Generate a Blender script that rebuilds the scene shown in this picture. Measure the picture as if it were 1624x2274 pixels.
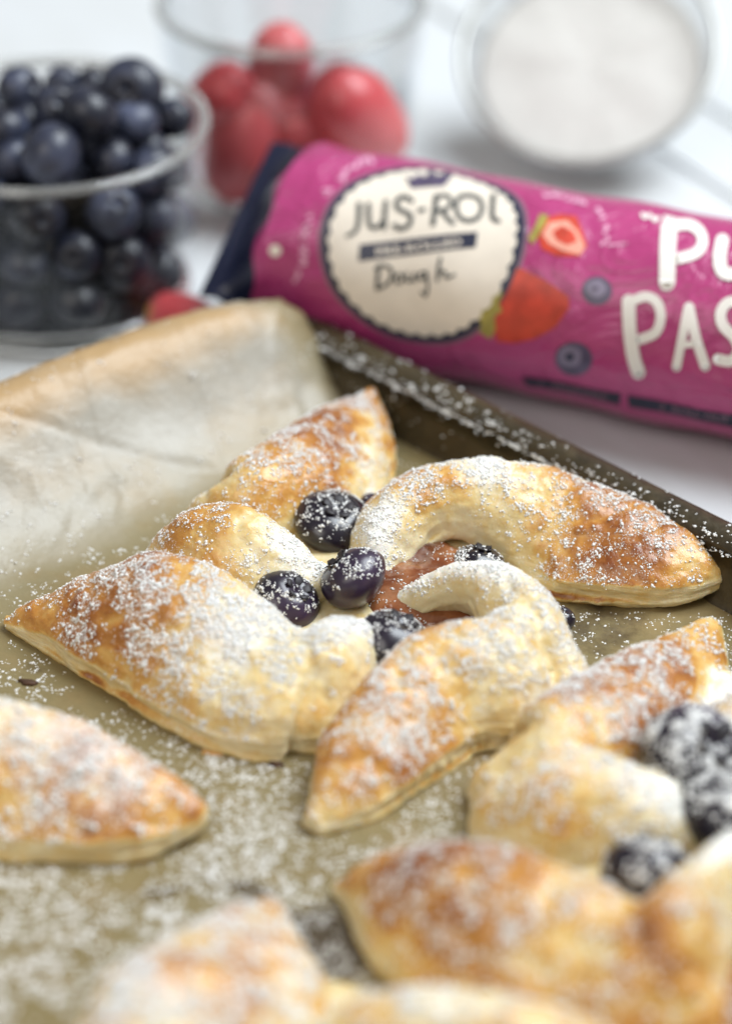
import bpy, bmesh, math, random
import numpy as np
from mathutils import Vector, Matrix, Euler
from mathutils.geometry import delaunay_2d_cdt

for o in list(bpy.data.objects): bpy.data.objects.remove(o)
scn = bpy.context.scene
C = scn.collection
rng = np.random.default_rng(11)
random.seed(5)
MM = 0.001                                   # everything below is written in millimetres

# ------------------------------------------------------------------ camera
FPX, CX, CY = 6000.0, 812.0, 1136.5          # focal length and centre, photo drawn 1624 x 2273
PITCH = math.radians(32.5)
CAM = np.array([2.564, -471.142, 320.810])
FW = np.array([0, math.cos(PITCH), -math.sin(PITCH)]); UP = np.array([0, math.sin(PITCH), math.cos(PITCH)])
cd = bpy.data.cameras.new('camera'); cam = bpy.data.objects.new('camera', cd); C.objects.link(cam)
cam.location = Vector(CAM * MM); cam.rotation_euler = (math.pi/2 - PITCH, 0, 0)
cd.sensor_fit = 'VERTICAL'; cd.sensor_height = 36; cd.lens = 36 * FPX / 2273
cd.clip_start = 0.02; cd.clip_end = 50
cd.dof.use_dof = True; cd.dof.focus_distance = 0.556; cd.dof.aperture_fstop = 5.5; cd.dof.aperture_blades = 0
scn.camera = cam
scn.render.resolution_x = 731; scn.render.resolution_y = 1024

# ------------------------------------------------------------------ light
w = bpy.data.worlds.new('World'); scn.world = w; w.use_nodes = True
w.node_tree.nodes['Background'].inputs[0].default_value = (1.0, 0.95, 0.87, 1)
w.node_tree.nodes['Background'].inputs[1].default_value = 0.28
def area(name, loc, target, size, power, col):
    l = bpy.data.lights.new(name, 'AREA'); l.shape = 'RECTANGLE'; l.size, l.size_y = size; l.energy = power; l.color = col
    o = bpy.data.objects.new(name, l); C.objects.link(o); o.location = loc
    o.rotation_euler = (Vector(target) - Vector(loc)).to_track_quat('-Z', 'Y').to_euler(); return o
area('window_light', (0.62, 0.22, 1.08), (0, 0.03, 0), (0.8, 0.8), 27, (0.88, 0.95, 1.0))
area('fill_light', (-0.55, -0.75, 0.95), (0, 0.0, 0), (0.7, 0.7), 5.5, (1.0, 0.96, 0.90))  # weak fill lamp added at front left to brighten the camera-facing sides
vs = scn.view_settings; vs.view_transform = 'Standard'; vs.look = 'None'; vs.exposure = -0.05; vs.gamma = 1; vs.use_curve_mapping = False

# ------------------------------------------------------------------ helpers
def ray(x, y):
    r = FW * FPX + np.array([1., 0, 0]) * (x - CX) + UP * (CY - y); return r / np.linalg.norm(r)
def P(x, y, z=0.0):
    r = ray(x, y); return CAM + r * ((z - CAM[2]) / r[2])
def tag(o, label=None, cat=None, group=None, kind=None):
    if label: o['label'] = label
    if cat: o['category'] = cat
    if group: o['group'] = group
    if kind: o['kind'] = kind
    return o
def empty(name, loc=(0, 0, 0)):
    o = bpy.data.objects.new(name, None); C.objects.link(o); o.location = Vector(loc) * MM; o.empty_display_size = 0.01; return o
def link(name, me, mat=None, parent=None, loc=None):
    o = bpy.data.objects.new(name, me); C.objects.link(o)
    if mat is not None and len(me.materials) == 0: me.materials.append(mat)
    if loc is not None: o.location = Vector(loc) * MM
    if parent: o.parent = parent
    return o
def smooth(me, on=True):
    me.polygons.foreach_set('use_smooth', [on] * len(me.polygons))
def mesh_tri(name, V, F, sm=False):
    """fast triangle mesh, V in millimetres"""
    V = np.asarray(V, np.float32) * MM; F = np.asarray(F, np.int32)
    me = bpy.data.meshes.new(name)
    me.vertices.add(len(V)); me.vertices.foreach_set('co', V.ravel())
    me.loops.add(F.size); me.loops.foreach_set('vertex_index', F.ravel())
    me.polygons.add(len(F)); me.polygons.foreach_set('loop_start', np.arange(0, F.size, F.shape[1], dtype=np.int32))
    me.update(calc_edges=True)
    if sm: smooth(me)
    return me
def grid_mesh(name, G, closed_v=False, sm=True, flip=False):
    n, m, _ = G.shape
    idx = np.arange(n * m).reshape(n, m)
    j2 = np.roll(idx, -1, 1) if closed_v else idx[:, 1:]
    j1 = idx if closed_v else idx[:, :-1]
    F = np.stack([j1[:-1], j2[:-1], j2[1:], j1[1:]], -1).reshape(-1, 4)
    if flip: F = F[:, ::-1]
    return mesh_tri(name, G.reshape(-1, 3), F, sm)
def fattr(me, name, vals):
    a = me.attributes.new(name, 'FLOAT', 'POINT'); a.data.foreach_set('value', np.asarray(vals, np.float32))
def me_arrays(me):
    V = np.empty(len(me.vertices) * 3, np.float32); me.vertices.foreach_get('co', V)
    me.calc_loop_triangles()
    T = np.empty(len(me.loop_triangles) * 3, np.int32); me.loop_triangles.foreach_get('vertices', T)
    return V.reshape(-1, 3) / MM, T.reshape(-1, 3)
def vert_normals(V, T):
    n = np.cross(V[T[:, 1]] - V[T[:, 0]], V[T[:, 2]] - V[T[:, 0]])
    N = np.zeros_like(V); 
    for k in range(3): np.add.at(N, T[:, k], n)
    return N / (np.linalg.norm(N, axis=1, keepdims=True) + 1e-9)
def _h(i, j, k, s):
    n = (i * 374761393 + j * 668265263 + k * 2147483647 % 1274126177 * k + s * 144665) & 0xffffffff
    n = ((n ^ (n >> 13)) * 1274126177) & 0xffffffff
    n = (n ^ (n >> 16)) & 0xffff
    return n / 32767.5 - 1
def vnoise(p, s=0):
    p = np.asarray(p, np.float64); i = np.floor(p).astype(np.int64); f = p - i; f = f * f * (3 - 2 * f)
    r = 0
    for a in (0, 1):
        for b in (0, 1):
            for c in (0, 1):
                wgt = (f[:, 0] if a else 1 - f[:, 0]) * (f[:, 1] if b else 1 - f[:, 1]) * (f[:, 2] if c else 1 - f[:, 2])
                r = r + wgt * _h(i[:, 0] + a, i[:, 1] + b, (i[:, 2] + c) * 7919 + 3, s)
    return r
def fbm(p, s=0, o=3):
    r = 0; a = 1.0; t = 0
    for k in range(o): r = r + a * vnoise(p * 2 ** k + 17.3 * k, s + k); t += a; a *= .5
    return r / t

# ------------------------------------------------------------------ materials
def newmat(name):
    m = bpy.data.materials.new(name); m.use_nodes = True; nt = m.node_tree
    return m, nt, nt.nodes['Principled BSDF']
def N(nt, t, **kw):
    n = nt.nodes.new('ShaderNode' + t)
    for k, v in kw.items():
        if k.startswith('i_'): n.inputs[k[2:].replace('_', ' ')].default_value = v
        else: setattr(n, k, v)
    return n
def ramp(nt, fac, stops):
    r = N(nt, 'ValToRGB'); e = r.color_ramp.elements
    while len(e) < len(stops): e.new(0.5)
    for el, (p, c) in zip(e, stops): el.position = p; el.color = (*c, 1)
    nt.links.new(fac, r.inputs[0]); return r.outputs[0]
def noise(nt, scale, detail=3, rough=.55, vec=None, dist=0):
    n = N(nt, 'TexNoise'); n.inputs['Scale'].default_value = scale; n.inputs['Detail'].default_value = detail
    n.inputs['Roughness'].default_value = rough; n.inputs['Distortion'].default_value = dist
    if vec is None: vec = N(nt, 'TexCoord').outputs['Object']
    nt.links.new(vec, n.inputs['Vector']); return n.outputs['Fac']
def math_(nt, op, a, b=None, clamp=False):
    n = N(nt, 'Math'); n.operation = op; n.use_clamp = clamp
    for k, v in ((0, a), (1, b)):
        if v is None: continue
        if isinstance(v, (int, float)): n.inputs[k].default_value = v
        else: nt.links.new(v, n.inputs[k])
    return n.outputs[0]
def mix(nt, fac, a, b):
    n = N(nt, 'Mix'); n.data_type = 'RGBA'
    for k, v in ((0, fac), (6, a), (7, b)):
        if isinstance(v, tuple): n.inputs[k].default_value = (*v, 1)
        elif isinstance(v, (int, float)): n.inputs[k].default_value = v
        else: nt.links.new(v, n.inputs[k])
    return n.outputs[2]
def bump(nt, bs, h, strength, dist):
    b = N(nt, 'Bump'); b.inputs['Strength'].default_value = strength; b.inputs['Distance'].default_value = dist
    nt.links.new(h, b.inputs['Height']); nt.links.new(b.outputs[0], bs.inputs['Normal'])
def plain(name, col, rough=.5, var=.12, scale=200, **kw):
    m, nt, b = newmat(name)
    f = noise(nt, scale)
    c = ramp(nt, f, [(.3, tuple(x * (1 - var) for x in col)), (.7, tuple(min(1, x * (1 + var)) for x in col))])
    nt.links.new(c, b.inputs['Base Color']); b.inputs['Roughness'].default_value = rough
    for k, v in kw.items(): b.inputs[k.replace('_', ' ')].default_value = v
    return m

def make_pastry_mat():
    m, nt, b = newmat('baked_puff_pastry')
    br = N(nt, 'Attribute', attribute_name='brown').outputs['Fac']
    du = N(nt, 'Attribute', attribute_name='dust').outputs['Fac']
    n1 = noise(nt, 160, 5, .62, dist=.4); n2 = noise(nt, 620, 3, .6)
    sd = N(nt, 'Attribute', attribute_name='side').outputs['Fac']
    mp = N(nt, 'Mapping'); mp.inputs['Scale'].default_value = (1, 1, 9); nt.links.new(N(nt, 'TexCoord').outputs['Object'], mp.inputs[0])
    lay = math_(nt, 'MULTIPLY', sd, math_(nt, 'SUBTRACT', noise(nt, 150, 4, .6, mp.outputs[0]), .5))
    v = math_(nt, 'ADD', br, math_(nt, 'MULTIPLY', math_(nt, 'SUBTRACT', n1, .5), .78))
    v = math_(nt, 'ADD', v, math_(nt, 'MULTIPLY', lay, .7))
    v = math_(nt, 'ADD', v, math_(nt, 'MULTIPLY', math_(nt, 'SUBTRACT', n2, .5), .35), clamp=True)
    col = ramp(nt, v, [(0.0, (.77, .665, .43)), (.24, (.72, .545, .25)), (.42, (.66, .405, .125)), (.60, (.53, .25, .055)), (.80, (.36, .135, .028)), (1.0, (.20, .055, .013))])
    n3 = noise(nt, 1300, 4, .75); n4 = noise(nt, 130, 2)
    d = math_(nt, 'SUBTRACT', math_(nt, 'ADD', math_(nt, 'MULTIPLY', du, 1.0), math_(nt, 'ADD', n3, math_(nt, 'MULTIPLY', n4, .35))), 1.12)
    d = math_(nt, 'MULTIPLY', d, 4.0, clamp=True); d = math_(nt, 'MULTIPLY', d, .8)
    nt.links.new(mix(nt, d, col, (.88, .87, .84)), b.inputs['Base Color'])
    rg = math_(nt, 'ADD', .29, math_(nt, 'MULTIPLY', d, .55)); nt.links.new(rg, b.inputs['Roughness'])
    b.inputs['Subsurface Weight'].default_value = .22; b.inputs['Subsurface Radius'].default_value = (1, .55, .25); b.inputs['Subsurface Scale'].default_value = .003
    b.inputs['Specular IOR Level'].default_value = .5
    hh = math_(nt, 'ADD', math_(nt, 'MULTIPLY', n1, .8), math_(nt, 'MULTIPLY', n2, .5)); hh = math_(nt, 'ADD', hh, math_(nt, 'MULTIPLY', lay, 1.6))
    bump(nt, b, hh, .35, .0012)
    return m
M_pastry = make_pastry_mat()
def make_sugar():
    m, nt, b = newmat('icing_sugar'); b.inputs['Roughness'].default_value = .8; b.inputs['Specular IOR Level'].default_value = .2
    c = ramp(nt, noise(nt, 900), [(.3, (.95, .945, .93)), (.7, (.975, .975, .97))]); nt.links.new(c, b.inputs['Base Color'])
    t = N(nt, 'BsdfTranslucent'); nt.links.new(c, t.inputs[0]); mx = N(nt, 'MixShader'); mx.inputs[0].default_value = .2
    nt.links.new(b.outputs[0], mx.inputs[1]); nt.links.new(t.outputs[0], mx.inputs[2]); nt.links.new(mx.outputs[0], nt.nodes['Material Output'].inputs[0]); return m
M_sugar = make_sugar()

def make_jam():
    m, nt, b = newmat('strawberry_jam')
    c = ramp(nt, noise(nt, 85, 4), [(.32, (.06, .011, .006)), (.50, (.18, .048, .014)), (.68, (.40, .17, .075))])
    nt.links.new(c, b.inputs['Base Color']); b.inputs['Roughness'].default_value = .07; b.inputs['Coat Weight'].default_value = .6; b.inputs['Coat Roughness'].default_value = .04
    b.inputs['Subsurface Weight'].default_value = .12; b.inputs['Subsurface Radius'].default_value = (1, .3, .2); b.inputs['Subsurface Scale'].default_value = .004
    bump(nt, b, noise(nt, 150, 3), .35, .003); return m
M_jam = make_jam()
def make_berry(name, a, b_, c, rough, coat):
    m, nt, b = newmat(name)
    oi = N(nt, 'ObjectInfo'); tc = N(nt, 'TexCoord')
    va = N(nt, 'VectorMath'); va.operation = 'ADD'; nt.links.new(tc.outputs['Object'], va.inputs[0])
    cmb = N(nt, 'CombineXYZ'); nt.links.new(oi.outputs['Random'], cmb.inputs[0]); nt.links.new(cmb.outputs[0], va.inputs[1])
    f = noise(nt, 130, 5, .65, va.outputs[0], .5)
    nt.links.new(ramp(nt, f, [(.30, a), (.50, b_), (.74, c)]), b.inputs['Base Color'])
    r = math_(nt, 'ADD', rough, math_(nt, 'MULTIPLY', f, .3)); nt.links.new(r, b.inputs['Roughness'])
    b.inputs['Coat Weight'].default_value = coat; b.inputs['Coat Roughness'].default_value = .25
    bump(nt, b, noise(nt, 500, 2, .5, va.outputs[0]), .15, .001); return m
M_fresh = make_berry('fresh_blueberry_skin', (.005, .005, .008), (.014, .017, .033), (.15, .175, .285), .24, .12)
M_baked = make_berry('baked_blueberry_skin', (.006, .005, .009), (.012, .008, .018), (.06, .032, .08), .14, .3)
M_calyx = plain('blueberry_crown', (.018, .014, .018), .55, .4, 500)
def make_straw():
    m, nt, b = newmat('strawberry_flesh')
    f = noise(nt, 55, 4, .6); tc = N(nt, 'TexCoord')
    vo = N(nt, 'TexVoronoi'); vo.inputs['Scale'].default_value = 330; nt.links.new(tc.outputs['Object'], vo.inputs['Vector'])
    c = ramp(nt, f, [(.34, (.26, .014, .022)), (.50, (.48, .05, .06)), (.66, (.80, .30, .29))])
    c = mix(nt, math_(nt, 'MULTIPLY', N(nt, 'ObjectInfo').outputs['Random'], .28), c, (.85, .36, .36))
    s = ramp(nt, vo.outputs['Distance'], [(.10, (1, 1, 1)), (.2, (0, 0, 0))])
    nt.links.new(mix(nt, s, c, (.75, .42, .12)), b.inputs['Base Color'])
    b.inputs['Roughness'].default_value = .35
    b.inputs['Subsurface Weight'].default_value = .2; b.inputs['Subsurface Scale'].default_value = .003
    bump(nt, b, vo.outputs['Distance'], .5, .002); return m
M_straw = make_straw()
def make_glass(name, tint, lo, hi, rough=.03):
    m, nt, b = newmat(name); nt.nodes.remove(b)
    t = N(nt, 'BsdfTransparent'); t.inputs[0].default_value = (*tint, 1)
    g = N(nt, 'BsdfGlossy'); g.inputs['Roughness'].default_value = rough; g.inputs[0].default_value = (.95, .97, 1, 1)
    lw = N(nt, 'LayerWeight'); lw.inputs[0].default_value = .5
    f = math_(nt, 'ADD', lo, math_(nt, 'MULTIPLY', math_(nt, 'POWER', lw.outputs['Facing'], 3.5), hi), clamp=True)
    nz = noise(nt, 60, 2); f = math_(nt, 'ADD', f, math_(nt, 'MULTIPLY', nz, .02))
    mx = N(nt, 'MixShader'); nt.links.new(f, mx.inputs[0]); nt.links.new(t.outputs[0], mx.inputs[1]); nt.links.new(g.outputs[0], mx.inputs[2])
    nt.links.new(mx.outputs[0], nt.nodes['Material Output'].inputs[0]); return m
M_glass = make_glass('clear_glass', (.985, .985, .985), .008, .42)
def make_thick():
    m, nt, b = newmat('thick_glass'); b.inputs['Base Color'].default_value = (.97, .98, .96, 1); b.inputs['Transmission Weight'].default_value = 1
    b.inputs['IOR'].default_value = 1.45
    r = math_(nt, 'MULTIPLY', noise(nt, 80), .08); nt.links.new(r, b.inputs['Roughness']); return m
M_thick = make_thick()
M_glass2 = make_glass('tumbler_glass', (.92, .925, .925), .09, 1.0)
M_rimglass = plain('glass_rim', (.80, .80, .78), .08, .05, 90, Transmission_Weight=.85)
def make_paper():
    m, nt, b = newmat('baking_parchment')
    hgt = N(nt, 'Attribute', attribute_name='grease').outputs['Fac']; du = N(nt, 'Attribute', attribute_name='dust').outputs['Fac']
    n1 = noise(nt, 45, 4, .6); n2 = noise(nt, 500, 3, .6)
    g = math_(nt, 'ADD', hgt, math_(nt, 'MULTIPLY', math_(nt, 'SUBTRACT', n1, .5), .8), clamp=True)
    c = ramp(nt, g, [(0.05, (.37, .345, .295)), (.40, (.31, .27, .19)), (.62, (.245, .205, .115)), (.95, (.205, .162, .076))])
    toast = N(nt, 'Attribute', attribute_name='toast').outputs['Fac']
    tf = math_(nt, 'MULTIPLY', math_(nt, 'ADD', toast, math_(nt, 'MULTIPLY', math_(nt, 'SUBTRACT', n1, .5), 1.3)), 1.0, clamp=True)
    tf = math_(nt, 'MULTIPLY', tf, .9)
    c = mix(nt, tf, c, (.43, .275, .125))
    sta = N(nt, 'Attribute', attribute_name='stain').outputs['Fac']; n5 = noise(nt, 170, 5, .7)
    sm = math_(nt, 'MULTIPLY', math_(nt, 'SUBTRACT', math_(nt, 'ADD', sta, math_(nt, 'MULTIPLY', n5, .9)), .82), 3.0, clamp=True)
    n6 = noise(nt, 38, 5, .7); mo = math_(nt, 'MULTIPLY', math_(nt, 'MULTIPLY', math_(nt, 'SUBTRACT', n6, .47), 4.0, clamp=True), hgt)
    c = mix(nt, math_(nt, 'MULTIPLY', mo, .5), c, (.15, .10, .038))
    c = mix(nt, math_(nt, 'MULTIPLY', sm, .85), c, (.045, .028, .016))
    d = math_(nt, 'MULTIPLY', math_(nt, 'SUBTRACT', math_(nt, 'ADD', du, math_(nt, 'ADD', n2, math_(nt, 'MULTIPLY', n1, .3))), 1.12), 3.5, clamp=True)
    nt.links.new(mix(nt, math_(nt, 'MULTIPLY', d, .75), c, (.85, .84, .81)), b.inputs['Base Color'])
    nt.links.new(math_(nt, 'ADD', .38, math_(nt, 'MULTIPLY', d, .4)), b.inputs['Roughness'])
    b.inputs['Specular IOR Level'].default_value = .4
    bump(nt, b, math_(nt, 'ADD', n2, noise(nt, 130, 3)), .2, .0012); return m
M_paper = make_paper()
def make_tray():
    m, nt, b = newmat('seasoned_tray_metal')
    n1 = noise(nt, 60, 5, .65); n2 = noise(nt, 420, 4, .7)
    v = math_(nt, 'ADD', math_(nt, 'MULTIPLY', n1, .7), math_(nt, 'MULTIPLY', n2, .35))
    nt.links.new(ramp(nt, v, [(.3, (.016, .012, .006)), (.5, (.044, .032, .015)), (.7, (.090, .066, .032)), (.8, (.14, .080, .034))]), b.inputs['Base Color'])
    nt.links.new(math_(nt, 'ADD', .28, math_(nt, 'MULTIPLY', n2, .3)), b.inputs['Roughness'])
    b.inputs['Metallic'].default_value = .2; bump(nt, b, n2, .25, .0008); return m
M_tray = make_tray()
def make_table():
    m, nt, b = newmat('white_painted_wood')
    tc = N(nt, 'TexCoord'); mp = N(nt, 'Mapping'); mp.inputs['Scale'].default_value = (1, .08, 1); nt.links.new(tc.outputs['Object'], mp.inputs[0])
    n1 = noise(nt, 160, 4, .6, mp.outputs[0]); n2 = noise(nt, 14, 3)
    v = math_(nt, 'ADD', math_(nt, 'MULTIPLY', n1, .5), math_(nt, 'MULTIPLY', n2, .5))
    nt.links.new(ramp(nt, v, [(.3, (.60, .61, .61)), (.6, (.66, .68, .70))]), b.inputs['Base Color']); b.inputs['Roughness'].default_value = .42
    bump(nt, b, n1, .2, .001); return m
M_table = make_table()
M_pink = plain('magenta_wrapper_film', (.42, .045, .175), .32, .06, 90); M_pink.node_tree.nodes['Principled BSDF'].inputs['Coat Weight'].default_value = .25
_nt = M_pink.node_tree; bump(_nt, _nt.nodes['Principled BSDF'], noise(_nt, 55, 4, .6, dist=1.2), .6, .005)
M_navy = plain('navy_film', (.010, .013, .035), .3, .2, 90)
M_ink = plain('navy_ink', (.022, .026, .055), .4, .1)
M_grey = plain('charcoal_ink', (.055, .060, .060), .45, .1)
M_cream = plain('cream_ink', (.79, .71, .61), .38, .04)
M_white = plain('off_white_ink', (.83, .79, .74), .38, .03)
M_pale = plain('pale_pink_ink', (.78, .40, .56), .4, .08)
M_pred = plain('strawberry_red_ink', (.55, .055, .03), .38, .25, 250)
M_ppink = plain('strawberry_flesh_ink', (.80, .36, .27), .38, .1, 250)
M_pleaf = plain('leaf_green_ink', (.36, .30, .07), .38, .3, 250)
M_pblue = plain('blueberry_ink', (.085, .065, .12), .38, .3, 250)
M_pblue2 = plain('blueberry_bloom_ink', (.20, .17, .25), .38, .2, 250)
M_char = plain('burnt_crumb', (.06, .025, .01), .7, .4, 600)
M_flake = plain('pastry_flake', (.55, .30, .09), .5, .3, 500)
M_steel = plain('bright_rim_steel', (.42, .42, .40), .3, .1, 90, Metallic=.6)

# ------------------------------------------------------------------ table
TZ = -3.0
table = tag(empty('table', (0, 0, TZ)), 'white painted plank table under everything', 'table', kind='structure')
pd = math.radians(-59.8); pe = np.array([math.cos(pd), math.sin(pd), 0]); pn = np.array([-pe[1], pe[0], 0])
g1 = float(P(1450, 330, TZ) @ pn); g2 = float(P(1540, 220, TZ) @ pn)
cuts = [g1 - 240 * k for k in range(3, 0, -1)] + [g1, g2, g2 + 240, g2 + 480]
for a, b in zip(cuts[:-1], cuts[1:]):
    bm = bmesh.new(); bmesh.ops.create_cube(bm, size=1)
    bmesh.ops.scale(bm, vec=((b - a - 1.3) * MM, 1.5, .018), verts=bm.verts)
    bmesh.ops.bevel(bm, geom=[e for e in bm.edges], offset=.0012, segments=2, affect='EDGES')
    me = bpy.data.meshes.new('plank'); bm.to_mesh(me); bm.free()
    o = link('plank', me, M_table, table); c = pn * (a + b) / 2
    o.location = (c[0] * MM, c[1] * MM, -.009 + random.uniform(-.0003, 0)); o.rotation_euler = (0, 0, pd + math.pi / 2)
bm = bmesh.new(); bmesh.ops.create_grid(bm, x_segments=1, y_segments=1, size=.9)
me = bpy.data.meshes.new('under_board'); bm.to_mesh(me); bm.free()
link('under_board', me, M_table, table, (0, 150, -14))

# ------------------------------------------------------------------ baking tray
rc = P(720, 745, 15); rd = P(1624, 1200, 15)
e1 = (rd - rc); e1[2] = 0; e1 /= np.linalg.norm(e1)              # along the back rim, towards the right
e2 = np.array([e1[1], -e1[0], 0])                                # from the back rim towards the viewer / left
corner = rc - e1 * 22; corner[2] = 0
RW, RL, CR = 300.0, 380.0, 16.0                                  # inner width, length, corner radius
def tray_path(n=10):
    pts = []
    for (cx, cy, a0) in ((RW - CR, CR, -90), (RW - CR, RL - CR, 0), (CR, RL - CR, 90), (CR, CR, 180)):
        for k in range(n + 1):
            a = math.radians(a0 + 90 * k / n); pts.append((cx, cy, math.cos(a), math.sin(a)))
    return pts
prof = [(-9, 0), (-6.5, .2), (-4.6, 1.2), (-3.8, 3), (-2.6, 8), (-1.6, 13)]
for k in range(13):
    a = math.radians(175 - 300 * k / 12); prof.append((2.6 + 4.5 * math.cos(a), 12.0 + 3.5 * math.sin(a)))
prof += [(-.8, 8.8), (-1.8, 7.4), (-3.0, 2.5), (-4.6, -.6), (-9, -2.2)]
G = []
for (cx, cy, nx, ny) in tray_path():
    row = []
    for (d, z) in prof:
        q = corner + e1 * (cx + nx * (CR + d)) + e2 * (cy + ny * (CR + d)); row.append((q[0], q[1], z))
    G.append(row)
G.append(G[0]); G = np.array(G)
tray = tag(empty('baking_tray', corner + e1 * RW / 2 + e2 * RL / 2 + np.array([0, 0, 0])), 'dark olive brown metal baking tray with sugar-dusted rolled rim', 'tray')
def local(me_pts, o): return np.asarray(me_pts) - np.array(o.location) / MM
me = grid_mesh('rim_wall', local(G, tray)); link('rim_wall', me, M_tray, tray)
inner = local(G[:-1, 0], tray); outer = local(G[:-1, -1], tray)
V = np.vstack([inner, [[0, 0, 0]], outer, [[0, 0, -2.2]]]); n = len(inner); F = []
for k in range(n): F += [(k, (k + 1) % n, n), (n + 1 + (k + 1) % n, n + 1 + k, 2 * n + 1)]
link('tray_floor', mesh_tri('tray_floor', V, F), M_tray, tray)

# ------------------------------------------------------------------ pinwheel pastries
# each row: crest px, py, crest z, half width left, right (seen along the spine), underside z left, right, browning, sugar
MAIN = {
 'D': [[(10,1364,4,1.5,1.5,1.5,1.5,.45,.5,.5,.8),(90,1332,9,5,6,.8,.8,.66,.8,.5,.8),(200,1278,16,9,14,0,0,.86,1.1,.3,.6),(310,1241,21.5,12,19,0,0,.82,1.15,.2,.4),(420,1262,22,14,21,0,0,.62,1.15,.2,.35),(520,1328,20.5,13,21.5,0,0,.36,1.2,.2,.35),(600,1382,19,10,21,0,0,.20,1.2,.2,.35),(668,1405,18.8,9,20,0,0,.20,.8,.2,.3),(728,1432,17.5,8,17,0,0,.20,.6,.2,.3),(765,1490,13,6,12,0,0,.18,.4,.2,.3),(770,1545,8,4,7,0,0,.2,.3,.2,.3)],
       [(810,1378,14,2.6,2.6,8,8,.04,1.45),(790,1372,18,6,6.5,5,5,.05,1.5),(760,1374,20,8.5,10,2,2,.08,1.4),(722,1400,20.5,10,12,0,0,.16,1.1),(688,1445,18,11,13,0,0,.30,.7),(665,1500,13,10,13,0,0,.28,.3),(655,1550,7,8,10,0,0,.22,.2)]],
 'A': [[(830,866,10.5,2.2,2,3,3,.50,.8,.9,.3),(762,895,15.5,13,9,1,1,.85,1.2,.8,.3),(690,940,19,17,12,0,0,.88,1.25,.6,.3),(610,990,21.5,15,13,0,0,.74,1.2,.3,.3),(540,1036,20.5,11,12,0,0,.5,1.0),(484,1074,16,7,10,0,0,.34,.8),(448,1102,9,5,6,0,0,.26,.5)],
       [(812,920,12,3,10,2,1,.40,1.2),(815,980,11.5,4,12,1,0,.22,1.3),(812,1035,10.5,4,12,1,0,.14,1.4),(790,1085,9,5,12,1,0,.10,1.3)],
       [(388,1190,9,5,7,0,0,.32,.8),(412,1142,18,7,12,0,0,.56,1.1),(480,1120,22.5,8,15,0,0,.56,1.1),(560,1138,23,8,15,0,0,.40,1.0),(632,1184,19.5,7,12,2,2,.14,1.2),(690,1226,15.5,6,8,4,4,.06,1.3),(716,1250,11,3,4,6,6,.05,1.4)]],
 'B': [[(1608,1256,9.0,2.2,1.8,4.2,4.5,.42,.5,.9,.3),(1530,1202,13,11,7,2.2,3,.60,.8,1,.3),(1430,1138,16,17,11,.8,1,.78,1.0,1,.3),(1320,1086,18,19,12,0,0,.76,1.1,1,.3),(1200,1047,20,16,12,0,0,.42,1.1,.5,.3),(1085,1028,22,12,12,5,0,.20,1.25,.2,.2),(985,1033,22.5,9,12,9,0,.52,1.2,0,.2),(905,1068,21,8,11,8,0,.64,1.2,0,.2),(862,1118,19,7,9,6,0,.22,1.3,0,.2),(846,1180,15.5,6,7,5,1,.06,1.4,0,.2),(858,1240,11.5,5,5,4,2,.04,1.5,0,.2),(878,1278,8,3,3,4,4,.04,1.5,0,.2)]],
 'C': [[(688,1812,4.8,2.4,2.4,.8,.8,.42,.4,.6,.9),(710,1780,6.5,3.4,4.2,.3,.3,.44,.5,.5,.9),(748,1704,10,6,9,0,0,.50,.7,.3,.8),(797,1596,14.5,8,13,0,0,.66,.9,.2,.7),(868,1486,18.5,9,15,0,0,.72,1.1,.2,.6),(955,1408,21,10,15,0,0,.58,1.15,.2,.5),(1055,1382,21.5,10,15,0,0,.42,1.1),(1150,1400,20,10,14,0,0,.24,.9),(1215,1445,15,7,10,0,0,.22,.8)],
       [(1150,1555,5,8,8,0,0,.24,.7),(1205,1500,11,9,9,0,0,.24,.8),(1228,1440,16,9,9,0,0,.24,.9),(1212,1372,20,9,8,0,0,.26,1.0),(1160,1290,22,8,9,6,0,.24,1.2),(1085,1248,21,6,10,12,0,.16,1.3),(1005,1252,18.5,4.5,8,11,2,.12,1.3),(930,1290,13.5,3.8,6,7,3,.08,1.3),(868,1330,8.5,2.5,3,4,4,.06,1.3)],
       [(1035,1398,17,5,8,6,0,.30,1.1),(1095,1366,20.5,8,12,5,0,.30,1.1),(1160,1346,21.5,10,14,0,0,.26,1.1),(1215,1376,18,9,11,0,0,.25,1.0)]],
}
def world_rows(px): return [[[*P(r[0], r[1], r[2]), *r[3:]] for r in lf] for lf in px]
MAINW = {k: world_rows(v) for k, v in MAIN.items()}
def xform(rows, s, rot, t, brown=0., sug=1.):
    c, s_ = math.cos(rot), math.sin(rot); out = []
    for lf in rows:
        o = []
        for r in lf:
            r = list(r); x, y = r[0], r[1]
            r[0] = (c * x - s_ * y) * s + t[0]; r[1] = (s_ * x + c * y) * s + t[1]
            r[2] *= s; r[3] *= s; r[4] *= s; r[7] += brown; r[8] *= sug; o.append(r)
        out.append(o)
    return out
def pad(r): return list(r) + [.25, .25][len(r) - 9:] if len(r) < 11 else list(r)
def catmull(R, per=6):
    R = np.asarray(R, float); n = len(R); out = []
    for i in range(n - 1):
        p0 = R[max(i - 1, 0)]; p1 = R[i]; p2 = R[i + 1]; p3 = R[min(i + 2, n - 1)]
        for k in range(per):
            t = k / per
            out.append(.5 * (2 * p1 + (p2 - p0) * t + (2 * p0 - 5 * p1 + 4 * p2 - p3) * t * t + (3 * p1 - p0 - 3 * p2 + p3) * t ** 3))
    out.append(R[-1]); return np.array(out)
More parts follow.
